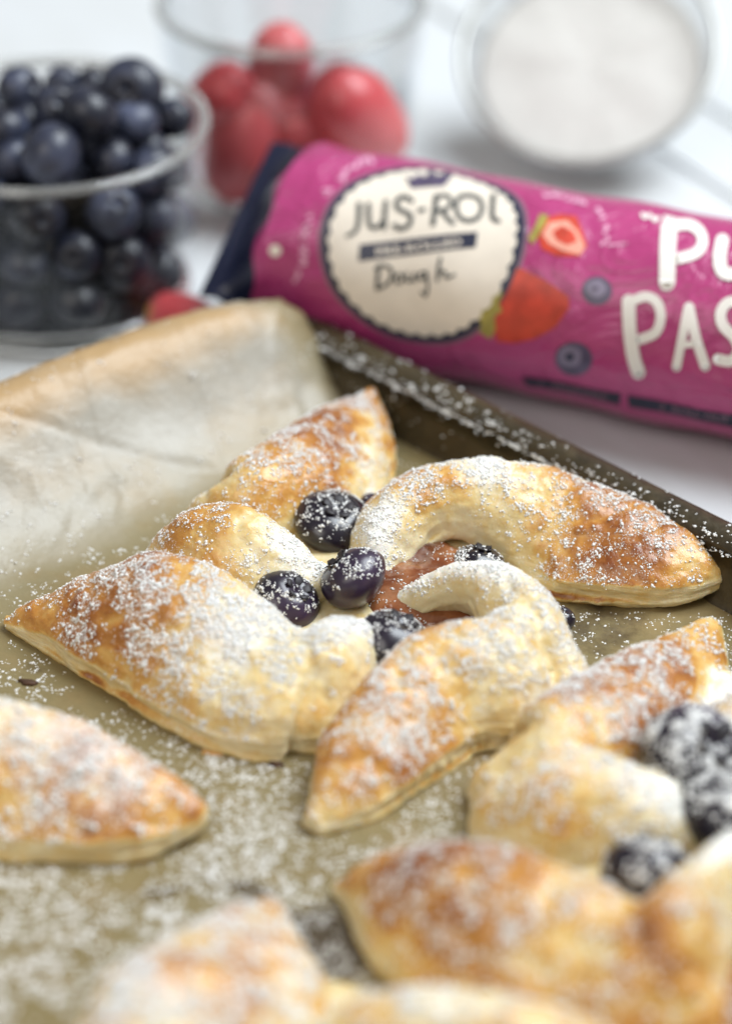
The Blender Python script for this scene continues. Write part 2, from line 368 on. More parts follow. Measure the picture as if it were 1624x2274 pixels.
def loft(rows):
    R = catmull([pad(r) for r in rows]); n = len(R)
    T = np.gradient(R[:, :2], axis=0)
    for _ in range(2): T[1:-1] = (T[:-2] + T[1:-1] * 2 + T[2:]) / 4
    T /= np.linalg.norm(T, axis=1, keepdims=True) + 1e-9
    L = np.stack([-T[:, 1], T[:, 0]], 1)
    ts = np.linspace(1, 0, 9)
    prof = [(1, t) for t in ts] + [(-1, t) for t in ts[::-1][1:]]
    rings = []
    for i in range(n):
        x, y, zc, wl, wr, zl, zr, br, su, sl, sr = R[i]; ring = []
        for sd, t in prof:
            ww = wl if sd > 0 else wr; zb = zl if sd > 0 else zr
            sh = min(1, max(0, sl if sd > 0 else sr)); h = max(zc - zb, .8); e = min(5.0 + 1.3 * sh, (.42 + .08 * sh) * h)
            round_ = max(0, 1 - t ** 2.3) ** (1 / 1.55); crisp = (1 - t ** 1.75) ** .95
            z = zb + e + (h - e) * (round_ * (1 - sh) + crisp * sh)
            ring.append((x + L[i, 0] * sd * t * ww, y + L[i, 1] * sd * t * ww, z))
        ev = lambda zb: min(5.0, .42 * max(zc - zb, .8))
        gl, gr = .045 + .035 * math.sin(i * 1.7 + x), .045 + .035 * math.sin(i * 1.3 + y)
        ring += [(x - L[i, 0] * wr * (1 - gr), y - L[i, 1] * wr * (1 - gr), zr + ev(zr) * .62), (x - L[i, 0] * wr * 1.02, y - L[i, 1] * wr * 1.02, zr + ev(zr) * .36)]
        for f, (a, zb) in ((.95, (-wr, zr)), (.5, (-wr * .5, zr * .7 + zl * .3)), (0, (0, (zl + zr) / 2)), (.5, (wl * .5, zl * .7 + zr * .3)), (.95, (wl, zl))):
            aa = a * (.95 if f == .95 else 1); ring.append((x + L[i, 0] * aa, y + L[i, 1] * aa, zb))
        ring += [(x + L[i, 0] * wl * 1.02, y + L[i, 1] * wl * 1.02, zl + ev(zl) * .36), (x + L[i, 0] * wl * (1 - gl), y + L[i, 1] * wl * (1 - gl), zl + ev(zl) * .62)]
        rings.append(ring)
    G = np.array(rings); m = G.shape[1]
    idx = np.arange(n * m).reshape(n, m); V = G.reshape(-1, 3); F = []
    for i in range(n - 1):
        for j in range(m): F.append((idx[i, j], idx[i + 1, j], idx[i + 1, (j + 1) % m], idx[i, (j + 1) % m]))
    F.append(tuple(idx[0])); F.append(tuple(idx[-1][::-1]))
    return V, F, np.repeat(R[:, 7], m), np.repeat(R[:, 8], m)
def remesh(name, V, F, voxel, sm_it):
    me = bpy.data.meshes.new(name); me.from_pydata((np.asarray(V)).tolist(), [], [tuple(int(i) for i in f) for f in F]); me.update()
    bm = bmesh.new(); bm.from_mesh(me); bmesh.ops.recalc_face_normals(bm, faces=bm.faces); bm.to_mesh(me); bm.free()
    o = bpy.data.objects.new('tmp', me); C.objects.link(o)
    r = o.modifiers.new('r', 'REMESH'); r.mode = 'VOXEL'; r.voxel_size = voxel; r.adaptivity = 0
    s = o.modifiers.new('s', 'SMOOTH'); s.iterations = sm_it; s.factor = .5
    dg = bpy.context.evaluated_depsgraph_get(); ev = o.evaluated_get(dg); out = bpy.data.meshes.new_from_object(ev)
    bpy.data.objects.remove(o); bpy.data.meshes.remove(me)
    V = np.empty(len(out.vertices) * 3, np.float32); out.vertices.foreach_get('co', V); V = V.reshape(-1, 3).astype(float)
    out.calc_loop_triangles(); T = np.empty(len(out.loop_triangles) * 3, np.int32); out.loop_triangles.foreach_get('vertices', T)
    return out, V, T.reshape(-1, 3)
def nearest_vals(V, S, vals, k=.35):
    out = np.zeros((len(V), vals.shape[1]))
    for i in range(0, len(V), 4000):
        d = ((V[i:i + 4000, None] - S[None]) ** 2).sum(-1); wt = 1 / (d + 2.0) ** 2
        out[i:i + 4000] = (wt @ vals) / wt.sum(1, keepdims=True)
    return out
HM = np.full((700, 700), -9.0)               # millimetre cells, centred on the scene
def hm_ij(V): ij = np.clip(np.floor(V[:, :2]).astype(int) + 350, 0, 699); return ij[:, 0], ij[:, 1]
def hm_add(V): np.maximum.at(HM, hm_ij(V), V[:, 2])
def hm_free(Pt, eps=1.6): return HM[hm_ij(Pt)] <= Pt[:, 2] + eps
_oct = np.array([(1,0,0),(-1,0,0),(0,1,0),(0,-1,0),(0,0,1),(0,0,-1)], float)
_octF = np.array([(0,2,4),(2,1,4),(1,3,4),(3,0,4),(2,0,5),(1,2,5),(3,1,5),(0,3,5)])
_b = bmesh.new(); bmesh.ops.create_icosphere(_b, subdivisions=1, radius=1)
_ico = np.array([v.co[:] for v in _b.verts]); _icoF = np.array([[v.index for v in f.verts] for f in _b.faces]); _b.free()
def grains(name, pos, size, parent=None, ico=True, org=(0, 0, 0), nrm=None):
    B, BF = (_ico, _icoF) if ico else (_oct, _octF)
    n = len(pos); q = rng.normal(size=(n, 4)); q /= np.linalg.norm(q, axis=1, keepdims=True)
    w_, x, y, z = q.T
    Rm = np.stack([1-2*(y*y+z*z), 2*(x*y-z*w_), 2*(x*z+y*w_), 2*(x*y+z*w_), 1-2*(x*x+z*z), 2*(y*z-x*w_), 2*(x*z-y*w_), 2*(y*z+x*w_), 1-2*(x*x+y*y)], 1).reshape(n, 3, 3)
    sc = size[:, None, None] * rng.uniform(.55, 1.15, (n, 1, 3))
    Vl = B[None] * sc * rng.uniform(.7, 1.3, (n, len(B), 1))
    Vl = np.einsum('nij,nkj->nki', Rm, Vl)
    nn = np.tile([0., 0, 1], (n, 1)) if nrm is None else nrm
    Vl = Vl - .5 * np.einsum('nkj,nj->nk', Vl, nn)[..., None] * nn[:, None]          # pressed flat against what it lies on
    V = Vl + pos[:, None] - np.asarray(org)
    F = BF[None] + (np.arange(n) * len(B))[:, None, None]
    me = mesh_tri(name, V.reshape(-1, 3), F.reshape(-1, 3))
    o = link(name, me, M_sugar, parent); smooth(me); o['kind'] = 'stuff'; return o
def sample_tris(V, T, wt, n):
    a = np.cross(V[T[:, 1]] - V[T[:, 0]], V[T[:, 2]] - V[T[:, 0]]); ar = np.linalg.norm(a, axis=1) / 2 + 1e-12
    nz = np.clip(a[:, 2] / (2 * ar), 0, 1)
    p = ar * wt(V[T].mean(1), nz) ; p = np.clip(p, 0, None); p /= p.sum()
    t = rng.choice(len(T), n, p=p); r1 = np.sqrt(rng.random(n)); r2 = rng.random(n)
    return (1 - r1)[:, None] * V[T[t, 0]] + (r1 * (1 - r2))[:, None] * V[T[t, 1]] + (r1 * r2)[:, None] * V[T[t, 2]], a[t] / (2 * ar[t])[:, None]
def clumps(pos, smin, smax, k=2.2, spread=1.5, nrm=None):
    """each sample becomes a little clump of grains"""
    n = len(pos); m = 1 + rng.poisson(k, n)
    s0 = smin + (smax - smin) * rng.random(n) ** 2.2
    P_ = np.repeat(pos, m, 0); S = np.repeat(s0, m)
    first = np.zeros(len(P_), bool); first[np.cumsum(m) - m] = True
    off = rng.normal(size=P_.shape) * S[:, None] * spread; off[first] = 0
    nn = np.tile([0., 0, 1], (n, 1)) if nrm is None else nrm
    nr = np.repeat(nn, m, 0); off -= .85 * (off * nr).sum(1, keepdims=True) * nr
    S = S * np.where(first, 1, rng.uniform(.35, .9, len(S)))
    return P_ + off + nr * S[:, None] * .2, S, nr

pastry_sets = []
def build_pastry(arms, centre, label, voxel, nsug, gsize, ico, seed, basep=None):
    floor_ = {1: .25, 3: .42, 5: .62}.get(seed, .3)
    root = empty('pinwheel_pastry', (centre[0], centre[1], 0)); tag(root, label, 'pastry', 'berry pinwheel pastries on the tray')
    org = np.array([centre[0], centre[1], 0]); Vs, Ts, Sg, off = [], [], [], 0
    for nm, lofts in arms.items():
        AV, AF, S, Bv = [], [], [], []; o_ = 0
        for lf in lofts:
            V, F, br, su = loft(lf); AV.append(V); AF += [tuple(i + o_ for i in f) for f in F]; o_ += len(V); S.append(V); Bv.append(np.stack([br, su], 1))
        AV = np.vstack(AV); S = AV; Bv = np.vstack(Bv)
        me, V, T = remesh('folded_arm', AV, AF, voxel, 3)
        at = nearest_vals(V.astype(np.float32), S[::3].astype(np.float32), Bv[::3].astype(np.float32)).astype(float); Nn = vert_normals(V, T)
        side = np.clip(1 - np.abs(Nn[:, 2]) * 1.4, 0, 1) * np.clip((9.5 - V[:, 2]) / 3, .06, 1)
        d = 1.15 * fbm(V / 10, seed, 3) + .34 * fbm(V / 2.8, seed + 9, 3) - .55 * np.clip(1 - 5 * np.abs(fbm(V / 13, seed + 13, 2)), 0, 1) * np.clip(Nn[:, 2], 0, 1)
        d += .9 * np.clip(vnoise(V / 3.6, seed + 40) - .42, 0, 1) * np.clip(Nn[:, 2], 0, 1) + .5 * np.clip(vnoise(V / 1.7, seed + 41) - .5, 0, 1)
        d += side * (.36 * vnoise(np.stack([V[:, 0] / 8, V[:, 1] / 8, V[:, 2] * 1.15], 1), seed + 4) + .22 * vnoise(np.stack([V[:, 0] / 4, V[:, 1] / 4, V[:, 2] * 2.2], 1), seed + 5))
        V = V + Nn * d[:, None]; V[:, 2] = np.maximum(V[:, 2], .75)
        # browning: top crust browns where it stands high and convex, the cut sides stay pale, the very bottom edge is toasted
        zt = V[:, 2]; up = np.clip(Nn[:, 2], 0, 1)
        crust = np.clip((up - .18) / .30, 0, 1)
        br = at[:, 0] * .88 * (.18 + .95 * crust) + (.20 * fbm(V / 7, seed + 21, 3) + .24 * d) * crust * np.clip(at[:, 0] * 2, .2, 1)
        br += .42 * np.clip(1 - (zt - .6) / 1.6, 0, 1) * (Nn[:, 2] < .4)
        du = np.minimum(at[:, 1], 1.4) ** 2 * np.clip(1.12 - 1.0 * at[:, 0], floor_, 1) * np.clip(up * 1.4 - .25, 0, 1) * .47
        me.vertices.foreach_set('co', ((V - org) * MM).astype(np.float32).ravel()); smooth(me)
        fattr(me, 'brown', br); fattr(me, 'dust', du); fattr(me, 'side', np.clip(side * 1.6 - .2, 0, 1)); me.update()
        link('folded_arm', me, M_pastry, root)
        Vs.append(V); Ts.append(T + off); off += len(V); Sg.append(at[:, 1])
    # thin dough base and fruit filling in the middle
    bc = np.array(basep if basep is not None else org); A = np.linspace(0, 2 * math.pi, 49)[:-1]
    def disc(nm, rad, z0, zt, mat, wob, sd, dx=0, dy=0):
        rr = np.linspace(0, 1, 16); Gd = []
        for r in rr:
            ring = []
            for a in A:
                R_ = rad * r * (1 + wob * math.sin(2 * a + sd) + wob * .6 * math.sin(5 * a + 2 * sd))
                x = bc[0] + dx + R_ * math.cos(a); y = bc[1] + dy + R_ * math.sin(a)
                ring.append((x, y, z0 + (zt - z0) * (1 - r ** 6)))
            Gd.append(ring)
        Gd = np.array(Gd); f = Gd.reshape(-1, 3).copy(); f[:, 2] += 1.1 * fbm(f / 6, sd + 31, 3) ; Gd = f.reshape(Gd.shape) - org
        me = grid_mesh(nm, Gd, True); fattr(me, 'brown', np.full(len(me.vertices), .12)); fattr(me, 'dust', np.full(len(me.vertices), .25))
        link(nm, me, mat, root); V, T = me_arrays(me); return V + org, T
    disc('dough_base', 36, .6, 7.6, M_pastry, .06, seed)
    Vj, Tj = disc('jam_filling', 18.5, 5.5, 9.6, M_jam, .12, seed + 2, 14, -5)
    Va = np.vstack(Vs); Ta = np.vstack(Ts); sg = np.concatenate(Sg)
    hm_add(Va)
    pastry_sets.append((root, org, Va, Ta, sg, nsug, gsize, ico, seed, Vj, Tj))
    return root

build_pastry(MAINW, (0, 0), 'berry pinwheel pastry in the middle, whole and in sharp focus, its tips pointing four ways', .50, 17500, (.15, .54), False, 1)

# right front pastry: its back and left arms are in view, the other two lie outside the frame
RF = {'A': world_rows([[(1580,1368,10,2,2,4,4,.35,.8),(1505,1412,14,11,8,1,1,.62,1.2,.8,.4),(1400,1472,17.5,15,12,0,0,.76,1.3,.6,.4),(1300,1528,20,15,13,0,0,.76,1.3,.3,.3),(1215,1588,20,14,12,0,0,.42,1.2),(1140,1645,14,11,9,0,0,.30,.9),(1085,1690,6,6,6,0,0,.2,.8)],
      [(1598,1480,10,8,4,2,1,.2,1.2),(1620,1560,10,9,6,2,1,.2,1.3)],
      [(1122,1735,9,6,7,0,0,.25,.6),(1160,1684,17,8,13,0,0,.40,1.1),(1250,1660,21.5,9,15,0,0,.48,1.3),(1350,1678,21,9,14,0,0,.40,1.2),(1440,1718,19,8,12,3,3,.22,1.2),(1508,1755,17,6,8,5,5,.08,1.3),(1538,1785,13,3,4,8,8,.05,1.3)]]),
      'D': world_rows([[(738,1955,4,1.5,1.5,1.5,1.5,.6,.4),(805,1915,10,6,6,.8,.8,.62,.6),(910,1892,17,9,13,0,0,.74,.9),(1020,1886,22,11,18,0,0,.78,1.0),(1140,1904,24,12,21,0,0,.74,1.0),(1260,1950,23,11,22,0,0,.50,1.0),(1370,1996,22,10,20,0,0,.45,.9),(1450,2030,22.5,10,20,0,0,.5,.8),(1530,2080,20,9,17,0,0,.5,.6),(1580,2150,12,7,11,0,0,.4,.4)],
      [(1668,1840,20,3,3,12,12,.08,1.4),(1620,1862,24,6,6,6,6,.10,1.4),(1545,1925,26,9,9,2,2,.36,1.2),(1480,2010,26,12,11,0,0,.62,1.1),(1430,2110,20,11,11,0,0,.62,.8),(1400,2180,9,8,8,0,0,.45,.4)]])}
ctr = P(1545, 1840, 4)
tr = ctr[:2] - P(785, 1320, 4)[:2]
RF['B'] = xform(MAINW['B'], 1.0, .04, tr, .05, 1.2); RF['C'] = xform(MAINW['C'], 1.0, .02, tr, .05, 1.2)
build_pastry(RF, ctr, 'berry pinwheel pastry at the right edge, partly cut off, behind glossy brown left tip', .70, 8000, (.24, .72), False, 3)

# left pastry: only its right-hand arm reaches into view
tl = P(455, 1788, 9)[:2] - np.array(MAINW['B'][0][0][:2])
LF = {k: xform(v, 1.0, .03, tl + np.array([-14., 0.]), .08, 1.2) for k, v in MAINW.items() if k != 'B'}
LF['B'] = world_rows([[(458,1790,7.5,2,2,3,3,.55,.5,1,.6),(390,1742,11,10,6,1.5,2,.66,1.0,1,.6),(290,1686,14.5,15,9,.5,.5,.62,1.4,1,.6),(165,1622,18,19,11,0,0,.60,1.6,1,.5),(40,1572,21,20,12,0,0,.52,1.6,.8,.4),(-80,1548,23,19,13,0,0,.5,1.4,.4,.3),(-190,1552,24,14,12,3,0,.5,1.2),(-260,1590,23,8,11,8,0,.4,1.2),(-300,1650,19,7,9,5,0,.2,1.2),(-300,1730,13,6,6,4,2,.08,1.3),(-270,1780,8,3,3,4,4,.05,1.3)]])
build_pastry(LF, tl, 'heavily sugared pastry arm pointing right from the left edge of the tray', .65, 7000, (.26, .78), False, 5)

# nearest pastry: its back tip and the top of its right arm rise into the bottom of the frame
tb = P(612, 1995, 11)[:2] - np.array(MAINW['A'][0][0][:2])
BF = {k: xform(v, 1.0, -.02, tb, .0, 1.5) for k, v in MAINW.items() if k not in 'AB'}
BF['A'] = world_rows([[(612,1992,12,2.2,2.2,3,3,.62,.5),(548,2016,16,16,9,1,1,.72,1.3,.8,.4),(460,2064,19.5,24,12,0,0,.70,1.4,.7,.4),(360,2125,22,26,13,0,0,.64,1.3,.5,.4),(270,2185,22,22,12,0,0,.40,1.4),(190,2250,17,11,10,0,0,.3,1.0),(140,2310,9,8,7,0,0,.25,.6)],
      [(600,2040,12,4,10,2,1,.35,1.2),(620,2120,12,4,14,1,0,.22,1.4),(625,2200,11,4,14,1,0,.2,1.4),(610,2280,10,5,14,1,0,.18,1.4)],
      [(120,2350,10,6,7,0,0,.30,.8),(160,2310,19,8,11,0,0,.42,1.2),(250,2300,21.5,8,12,0,0,.40,1.1),(340,2330,21,8,12,0,0,.28,1.0),(420,2380,18,7,11,2,2,.12,1.1),(500,2430,12,5,6,5,5,.05,1.3)]])
BF['B'] = world_rows([[(1500,2440,9.5,1.8,1.8,4.5,4.5,.5,.5),(1400,2350,15,9,8,3,3,.5,1.0),(1290,2285,20,13,12,1,1,.4,1.0),(1170,2242,23,14,13,0,0,.35,1.0),(1050,2222,24,13,13,0,0,.30,1.1),(940,2215,25,11,13,5,0,.25,1.1),(840,2228,24,9,12,9,0,.4,1.0),(770,2265,22,8,11,7,0,.35,1.0),(720,2320,19,7,9,5,0,.2,1.1),(705,2400,14,6,7,4,1,.08,1.3),(720,2460,9,3,3,4,4,.05,1.3)]])
build_pastry(BF, P(575, 2470, 4), 'blurred pastry nearest the camera, its back tip rising at the bottom edge', .9, 7000, (.32, .95), False, 7)

# sugar on the pastries
for (root, org, Va, Ta, sg, nsug, gs, ico, seed, Vj, Tj) in pastry_sets:
    sgt = sg[Ta].mean(1) * (1 + .7 * np.clip((-22 - Va[Ta].mean(1)[:, 1]) / 12, 0, 1) * (1 if seed == 1 else 0))
    def wt(c, nz, sgt=sgt, seed=seed): return (np.clip(nz - .08, 0, 1) ** 1.1) * sgt ** 1.5 * np.clip(.52 + 1.25 * fbm(c / 7, seed + 50, 3) + .8 * vnoise(c / 1.7, seed + 60), .02, 2.2)
    p, t = sample_tris(Va, Ta, wt, nsug); ok = hm_free(p); p, t = p[ok], t[ok]
    q, s, nr = clumps(p, gs[0], gs[1], 2.2, 1.15, t)
    pj, tj = sample_tris(Vj, Tj, lambda c, nz: np.clip(.3 + fbm(c / 5, seed + 70), 0, 2), 420 if seed == 1 else 150); ok = hm_free(pj); pj, tj = pj[ok], tj[ok]; tj = tj * np.sign(tj[:, 2:] + 1e-6)
    if len(pj):
        qj, sj, nj = clumps(pj, gs[0], gs[1] * .8, 1.5, 1.2, tj); q = np.vstack([q, qj]); s = np.concatenate([s, sj]); nr = np.vstack([nr, nj])
    grains('icing_sugar', q, s, root, ico, org, nr)
    if seed == 1:
        p, t = sample_tris(Va, Ta, lambda c, nz: wt(c, nz) ** .8 * np.clip(.75 + .9 * fbm(c / 4, seed + 90, 2), .05, 2), 50000); ok = hm_free(p)
        grains('fine_sugar_powder', p[ok], rng.uniform(.06, .15, ok.sum()), root, False, org, t[ok])

# ------------------------------------------------------------------ parchment
pa = P(0, 878, 25); pb = P(560, 662, 25)
ea = pb - pa; ea[2] = 0; ea /= np.linalg.norm(ea); eb = np.array([ea[1], -ea[0], 0])       # inward
bk0 = P(850, 932, 0); bk1 = P(1640, 1292, 0); bd = (bk1 - bk0)[:2]
# cross section of the sheet: (distance inwards from the crest, height)
sec = np.array([(-15, 12), (-13, 17.5), (-9.5, 22), (-5, 24.6), (0, 25), (4, 22.8), (8, 18.6), (12, 13.8), (17, 8.8), (22, 5.0), (27, 2.4), (33, 1.0), (40, .6)], float)
sec = catmull(sec, 5); flat = np.array([(40 + 2.6 * k ** 1.03, .6) for k in range(1, 84)]); sec = np.vstack([sec, flat])
rows = []
for (b_, z) in sec:
    base = pa[:2] + eb[:2] * b_
    # end of the sheet along the wall: runs to the back wall of the tray, rounded at the curl
    det = ea[0] * -bd[1] + bd[0] * ea[1]
    dd = bk0[:2] - base; tmax = (dd[0] * -bd[1] + bd[0] * dd[1]) / det
    if b_ < 30: tmax = min(tmax, 79 + .62 * b_ - .010 * max(0, 6 - b_) ** 2.6)
    tt = np.concatenate([np.linspace(-190, tmax - 110, 40), np.linspace(tmax - 110, tmax, 130)[1:]])
    rows.append([(base[0] + ea[0] * t, base[1] + ea[1] * t, z, t, b_, tmax) for t in tt])
G = np.array(rows); S_, T_, tm = G[..., 4], G[..., 3], G[..., 5]; Pg = G[..., :3].reshape(-1, 3).copy()
b_, t_, e_ = S_.ravel(), T_.ravel(), (tm - T_).ravel()
ramp_w = np.clip(1 - np.abs(b_ - 8) / 28, 0, 1)
fold = 1 - np.abs(fbm(np.stack([t_ / 24 + b_ / 50, b_ / 20 - t_ / 70, b_ * 0], 1), 91, 3)) * 2
Pg[:, 2] -= np.where(b_ < 24, 3.2 * np.exp(-e_ / 9), 0)
Pg[:, 2] += ramp_w * (2.6 * fbm(np.stack([t_ / 16, b_ / 30, b_ * 0], 1), 90, 3) + 1.3 * (fold - .6))
cre = lambda a, b2, sd: np.clip(1 - 7 * np.abs(vnoise(np.stack([a, b2, a * 0], 1), sd)), 0, 1)
Pg[:, 2] += np.clip(ramp_w * 1.6, 0, 1) * (.7 * cre(t_ / 17 + b_ / 16, b_ / 40, 301) - .6 * cre(t_ / 22 - b_ / 12, b_ / 30, 302) + .5 * cre(t_ / 9 + b_ / 30, b_ / 14, 303))
Pg[:, 2] += (b_ > 36) * .55 * (cre(t_ / 26 + b_ / 60, b_ / 33, 304) + cre(t_ / 40 - b_ / 30, b_ / 50, 305))
Pg[:, :2] += (ramp_w * 1.8 * fbm(np.stack([t_ / 34, b_ / 30, b_ * 0], 1), 95, 2))[:, None] * eb[:2]
Pg[:, 2] += np.where(b_ > 36, np.clip(.35 * fbm(np.stack([t_ / 22, b_ / 22, b_ * 0], 1), 97, 3) + .35 + 1.6 * np.clip(fbm(np.stack([t_ / 13, b_ / 40, b_ * 0], 1), 98, 2), 0, 1) * np.exp(-e_ / 7) + 1.5 * np.exp(-e_ / 3), 0, 4), 0)
paper_me = grid_mesh('parchment_sheet', Pg.reshape(G.shape[:2] + (3,)))
grease = np.clip((b_ - 14) / 34, 0, 1); grease = np.maximum(grease, np.clip(1 - e_ / 16, 0, 1) * .75 * (b_ > -2))
toast = np.clip(1.0 - (b_ - 3.5) / 5.5, 0, 1) * np.clip((e_ - 5) / 14, 0, 1)
st_ = np.zeros(len(Pg))
for (x, y, r, k) in ((700, 2085, 8, 1.0), (735, 2130, 7, .9), (655, 2045, 6, .7), (1330, 1372, 14, .55), (1250, 1395, 8, .5), (560, 1985, 5, .7), (330, 2000, 4, .6), (440, 1970, 5, .5), (60, 1480, 5, .5), (600, 1720, 9, .4), (900, 960, 7, .6)):
    d_ = np.linalg.norm((Pg - P(x, y, 1))[:, :2] / np.array([1, 1.3]), axis=1); st_ = np.maximum(st_, k * np.clip(1.4 - d_ / r, 0, 1))
fattr(paper_me, 'stain', st_)
fattr(paper_me, 'grease', grease); fattr(paper_me, 'toast', toast)
fattr(paper_me, 'dust', np.where(b_ < 34, .34 * np.clip(1 - np.abs(b_ - 14) / 22, 0, 1), .10 + .10 * fbm(Pg / 25, 77)))
parch = tag(link('parchment_sheet', paper_me, M_paper), 'creased tan baking parchment lining the tray and curling over its left side', 'parchment')
sol = parch.modifiers.new('thickness', 'SOLIDIFY'); sol.thickness = .00012; sol.offset = -1
# sugar on the parchment
Vp, Tp = me_arrays(paper_me)
cx0 = P(250, 2080, 0)
def wpaper(c, nz):
    r = np.linalg.norm(c[:, :2] - cx0[:2], axis=1)
    d = np.clip(.34 + .7 * fbm(c / 13, 81, 3) + .45 * vnoise(c / 3.5, 83), .015, 2) * (.50 + 3.4 * np.exp(-(r / 50) ** 2))
    d *= np.where(c[:, 2] > 3.5, .30, 1.0)
    v = c - CAM; dp = v @ FW; px = CX + FPX * v[:, 0] / dp; py = CY - FPX * (v @ UP) / dp
    return d * ((px > -150) & (px < 1780) & (py < 2420))
pp, _ = sample_tris(Vp, Tp, wpaper, 36000); pp = pp[hm_free(pp, .5)]
q, s, nr = clumps(pp, .13, .54, 1.8, 1.2)
tag(grains('icing_sugar', q, s, None, False), 'white icing sugar scattered over the baking parchment', 'sugar')
# sugar on the tray rim
Vt, Tt = me_arrays(tray.children[0].data); Vt = Vt + np.array(tray.location) / MM
def wrim(c, nz):
    v = c - corner; u = v @ e1; t = v @ e2
    d = np.clip(.35 + .9 * fbm(c / 7, 41, 3), .02, 2) * np.where(c[:, 2] > 12, 1, .10)
    band = .30 + 1.9 * np.exp(-((t - 0.3) / 1.4) ** 2) + .5 * np.exp(-((t + 4.5) / .8) ** 2)
    return d * band * np.clip(nz, .04, 1) * ((t < 8) & (u > 12) & (u < 150)) * np.clip(.25 + (u - 15) / 55, .2, 1)
pr, _ = sample_tris(Vt, Tt, wrim, 3200); q, s, nr = clumps(pr, .22, .72, 2.0, 1.2)
grains('icing_sugar', q, s, tray, False, np.array(tray.location) / MM)

# crumbs and flakes lying on the parchment
def crumb(px, py, r, mat, label, cat, flat_=.4):
    bm = bmesh.new(); bmesh.ops.create_icosphere(bm, subdivisions=2, radius=1)
    for v in bm.verts: v.co = Vector((v.co.x * r, v.co.y * r * .55, v.co.z * r * flat_)) * (1 + .35 * random.uniform(-1, 1)) * MM
    me = bpy.data.meshes.new(cat); bm.to_mesh(me); bm.free(); smooth(me)
    p = P(px, py, .9 + r * flat_ * .5); o = link(cat.replace(' ', '_'), me, mat, None, p); o.rotation_euler = (0, 0, random.uniform(-.6, .6)); tag(o, label, cat, 'crumbs on the parchment')
crumb(478, 1668, 3.6, M_flake, 'thin golden flake lying below the front edge of the sharp pastry', 'pastry flake', .18)
crumb(612, 1698, 1.5, M_char, 'small brown crumb by the lower edge of the sharp pastry', 'crumb')
crumb(62, 1515, 1.8, M_char, 'dark curled crumb on parchment at the left edge below the left tip', 'crumb', .3)
crumb(66, 1268, 1.1, M_char, 'burnt black crumb at the foot of the parchment curl', 'crumb')
crumb(865, 965, 1.6, M_char, 'dark berry crumb right beside the back tip of the sharp pastry', 'crumb')

# ------------------------------------------------------------------ blueberries
def berry_mesh(name, squash=.9, rough=.03, seed=0):
    nu, nv = 30, 20; G = []
    for i in range(nv + 1):
        th = math.pi * i / nv; row = []
        for j in range(nu):
            ph = 2 * math.pi * j / nu; r = 1.0
            if th < .55: r *= 1 - .13 * (1 - th / .55) ** 2 * 2.2
            row.append((r * math.sin(th) * math.cos(ph), r * math.sin(th) * math.sin(ph), r * math.cos(th) * squash))
        G.append(row)
    G = np.array(G); f = G.reshape(-1, 3); f = f * (1 + rough * fbm(f * 1.6 + 5 * seed, seed + 3, 3) * 2)[:, None]
    return grid_mesh(name, f.reshape(G.shape), True, flip=True)
def calyx_mesh():
    V, F = [], []
    for k in range(5):
        a = 2 * math.pi * k / 5; st = len(V)
        for (rr, z, da) in ((.20, .70, -.5), (.20, .70, .5), (.40, .80, .42), (.50, .87, 0), (.40, .80, -.42), (.17, .67, .5), (.17, .67, -.5), (.36, .84, -.36), (.36, .84, .36)):
            z += .02; rr *= .9
            V.append((rr * math.cos(a + da), rr * math.sin(a + da), z))
        F += [(st, st + 1, st + 2, st + 4), (st + 4, st + 2, st + 3, st + 4)[:3], (st + 6, st + 7, st + 8, st + 5), (st + 7, st + 3, st + 8), (st + 4, st + 3, st + 7), (st + 2, st + 8, st + 3)]
    me = bpy.data.meshes.new('calyx'); me.from_pydata([tuple(c * MM for c in v) for v in V], [], F); me.update(); smooth(me); return me
FB = [berry_mesh('blueberry', .88, .015, k) for k in range(3)]; BB = [berry_mesh('baked_blueberry', .86, .035, k + 7) for k in range(4)]
CAL = calyx_mesh(); CAL.materials.append(M_calyx)
for m_ in FB: m_.materials.append(M_fresh)
for m_ in BB: m_.materials.append(M_baked)
def berry(me, c, r, rot, label, group, cal=True):
    o = link('blueberry', me); o.location = Vector(c) * MM; o.scale = (r, r, r); o.rotation_euler = rot; tag(o, label, 'blueberry', group)
    if cal: k = link('calyx', CAL); k.parent = o
    return o
def berry_sugar(o, me, n, gs, seed):
    V, T = me_arrays(me); mt = o.matrix_basis if False else Matrix.LocRotScale(o.location, o.rotation_euler, o.scale)
    A = np.array(mt); W = (V * MM) @ A[:3, :3].T / MM + A[:3, 3] / MM
    p, t = sample_tris(W, T, lambda c, nz: np.clip(nz - .15, 0, 1) * np.clip(.35 + 1.2 * fbm(c / 2.6, seed, 2), .02, 2), n)
    q, s, nr = clumps(p, gs[0], gs[1], 2.4, 1.15, t)
    d = q - np.array(o.location) / MM
    Ai = np.linalg.inv(A[:3, :3]); L = d @ Ai.T            # back into the berry's own frame
    nl = nr @ A[:3, :3]; nl /= np.linalg.norm(nl, axis=1, keepdims=True)
    return grains('icing_sugar', L, s / o.scale[0], o, True, nrm=nl)
GB = 'blueberries baked into the sharp pastry'
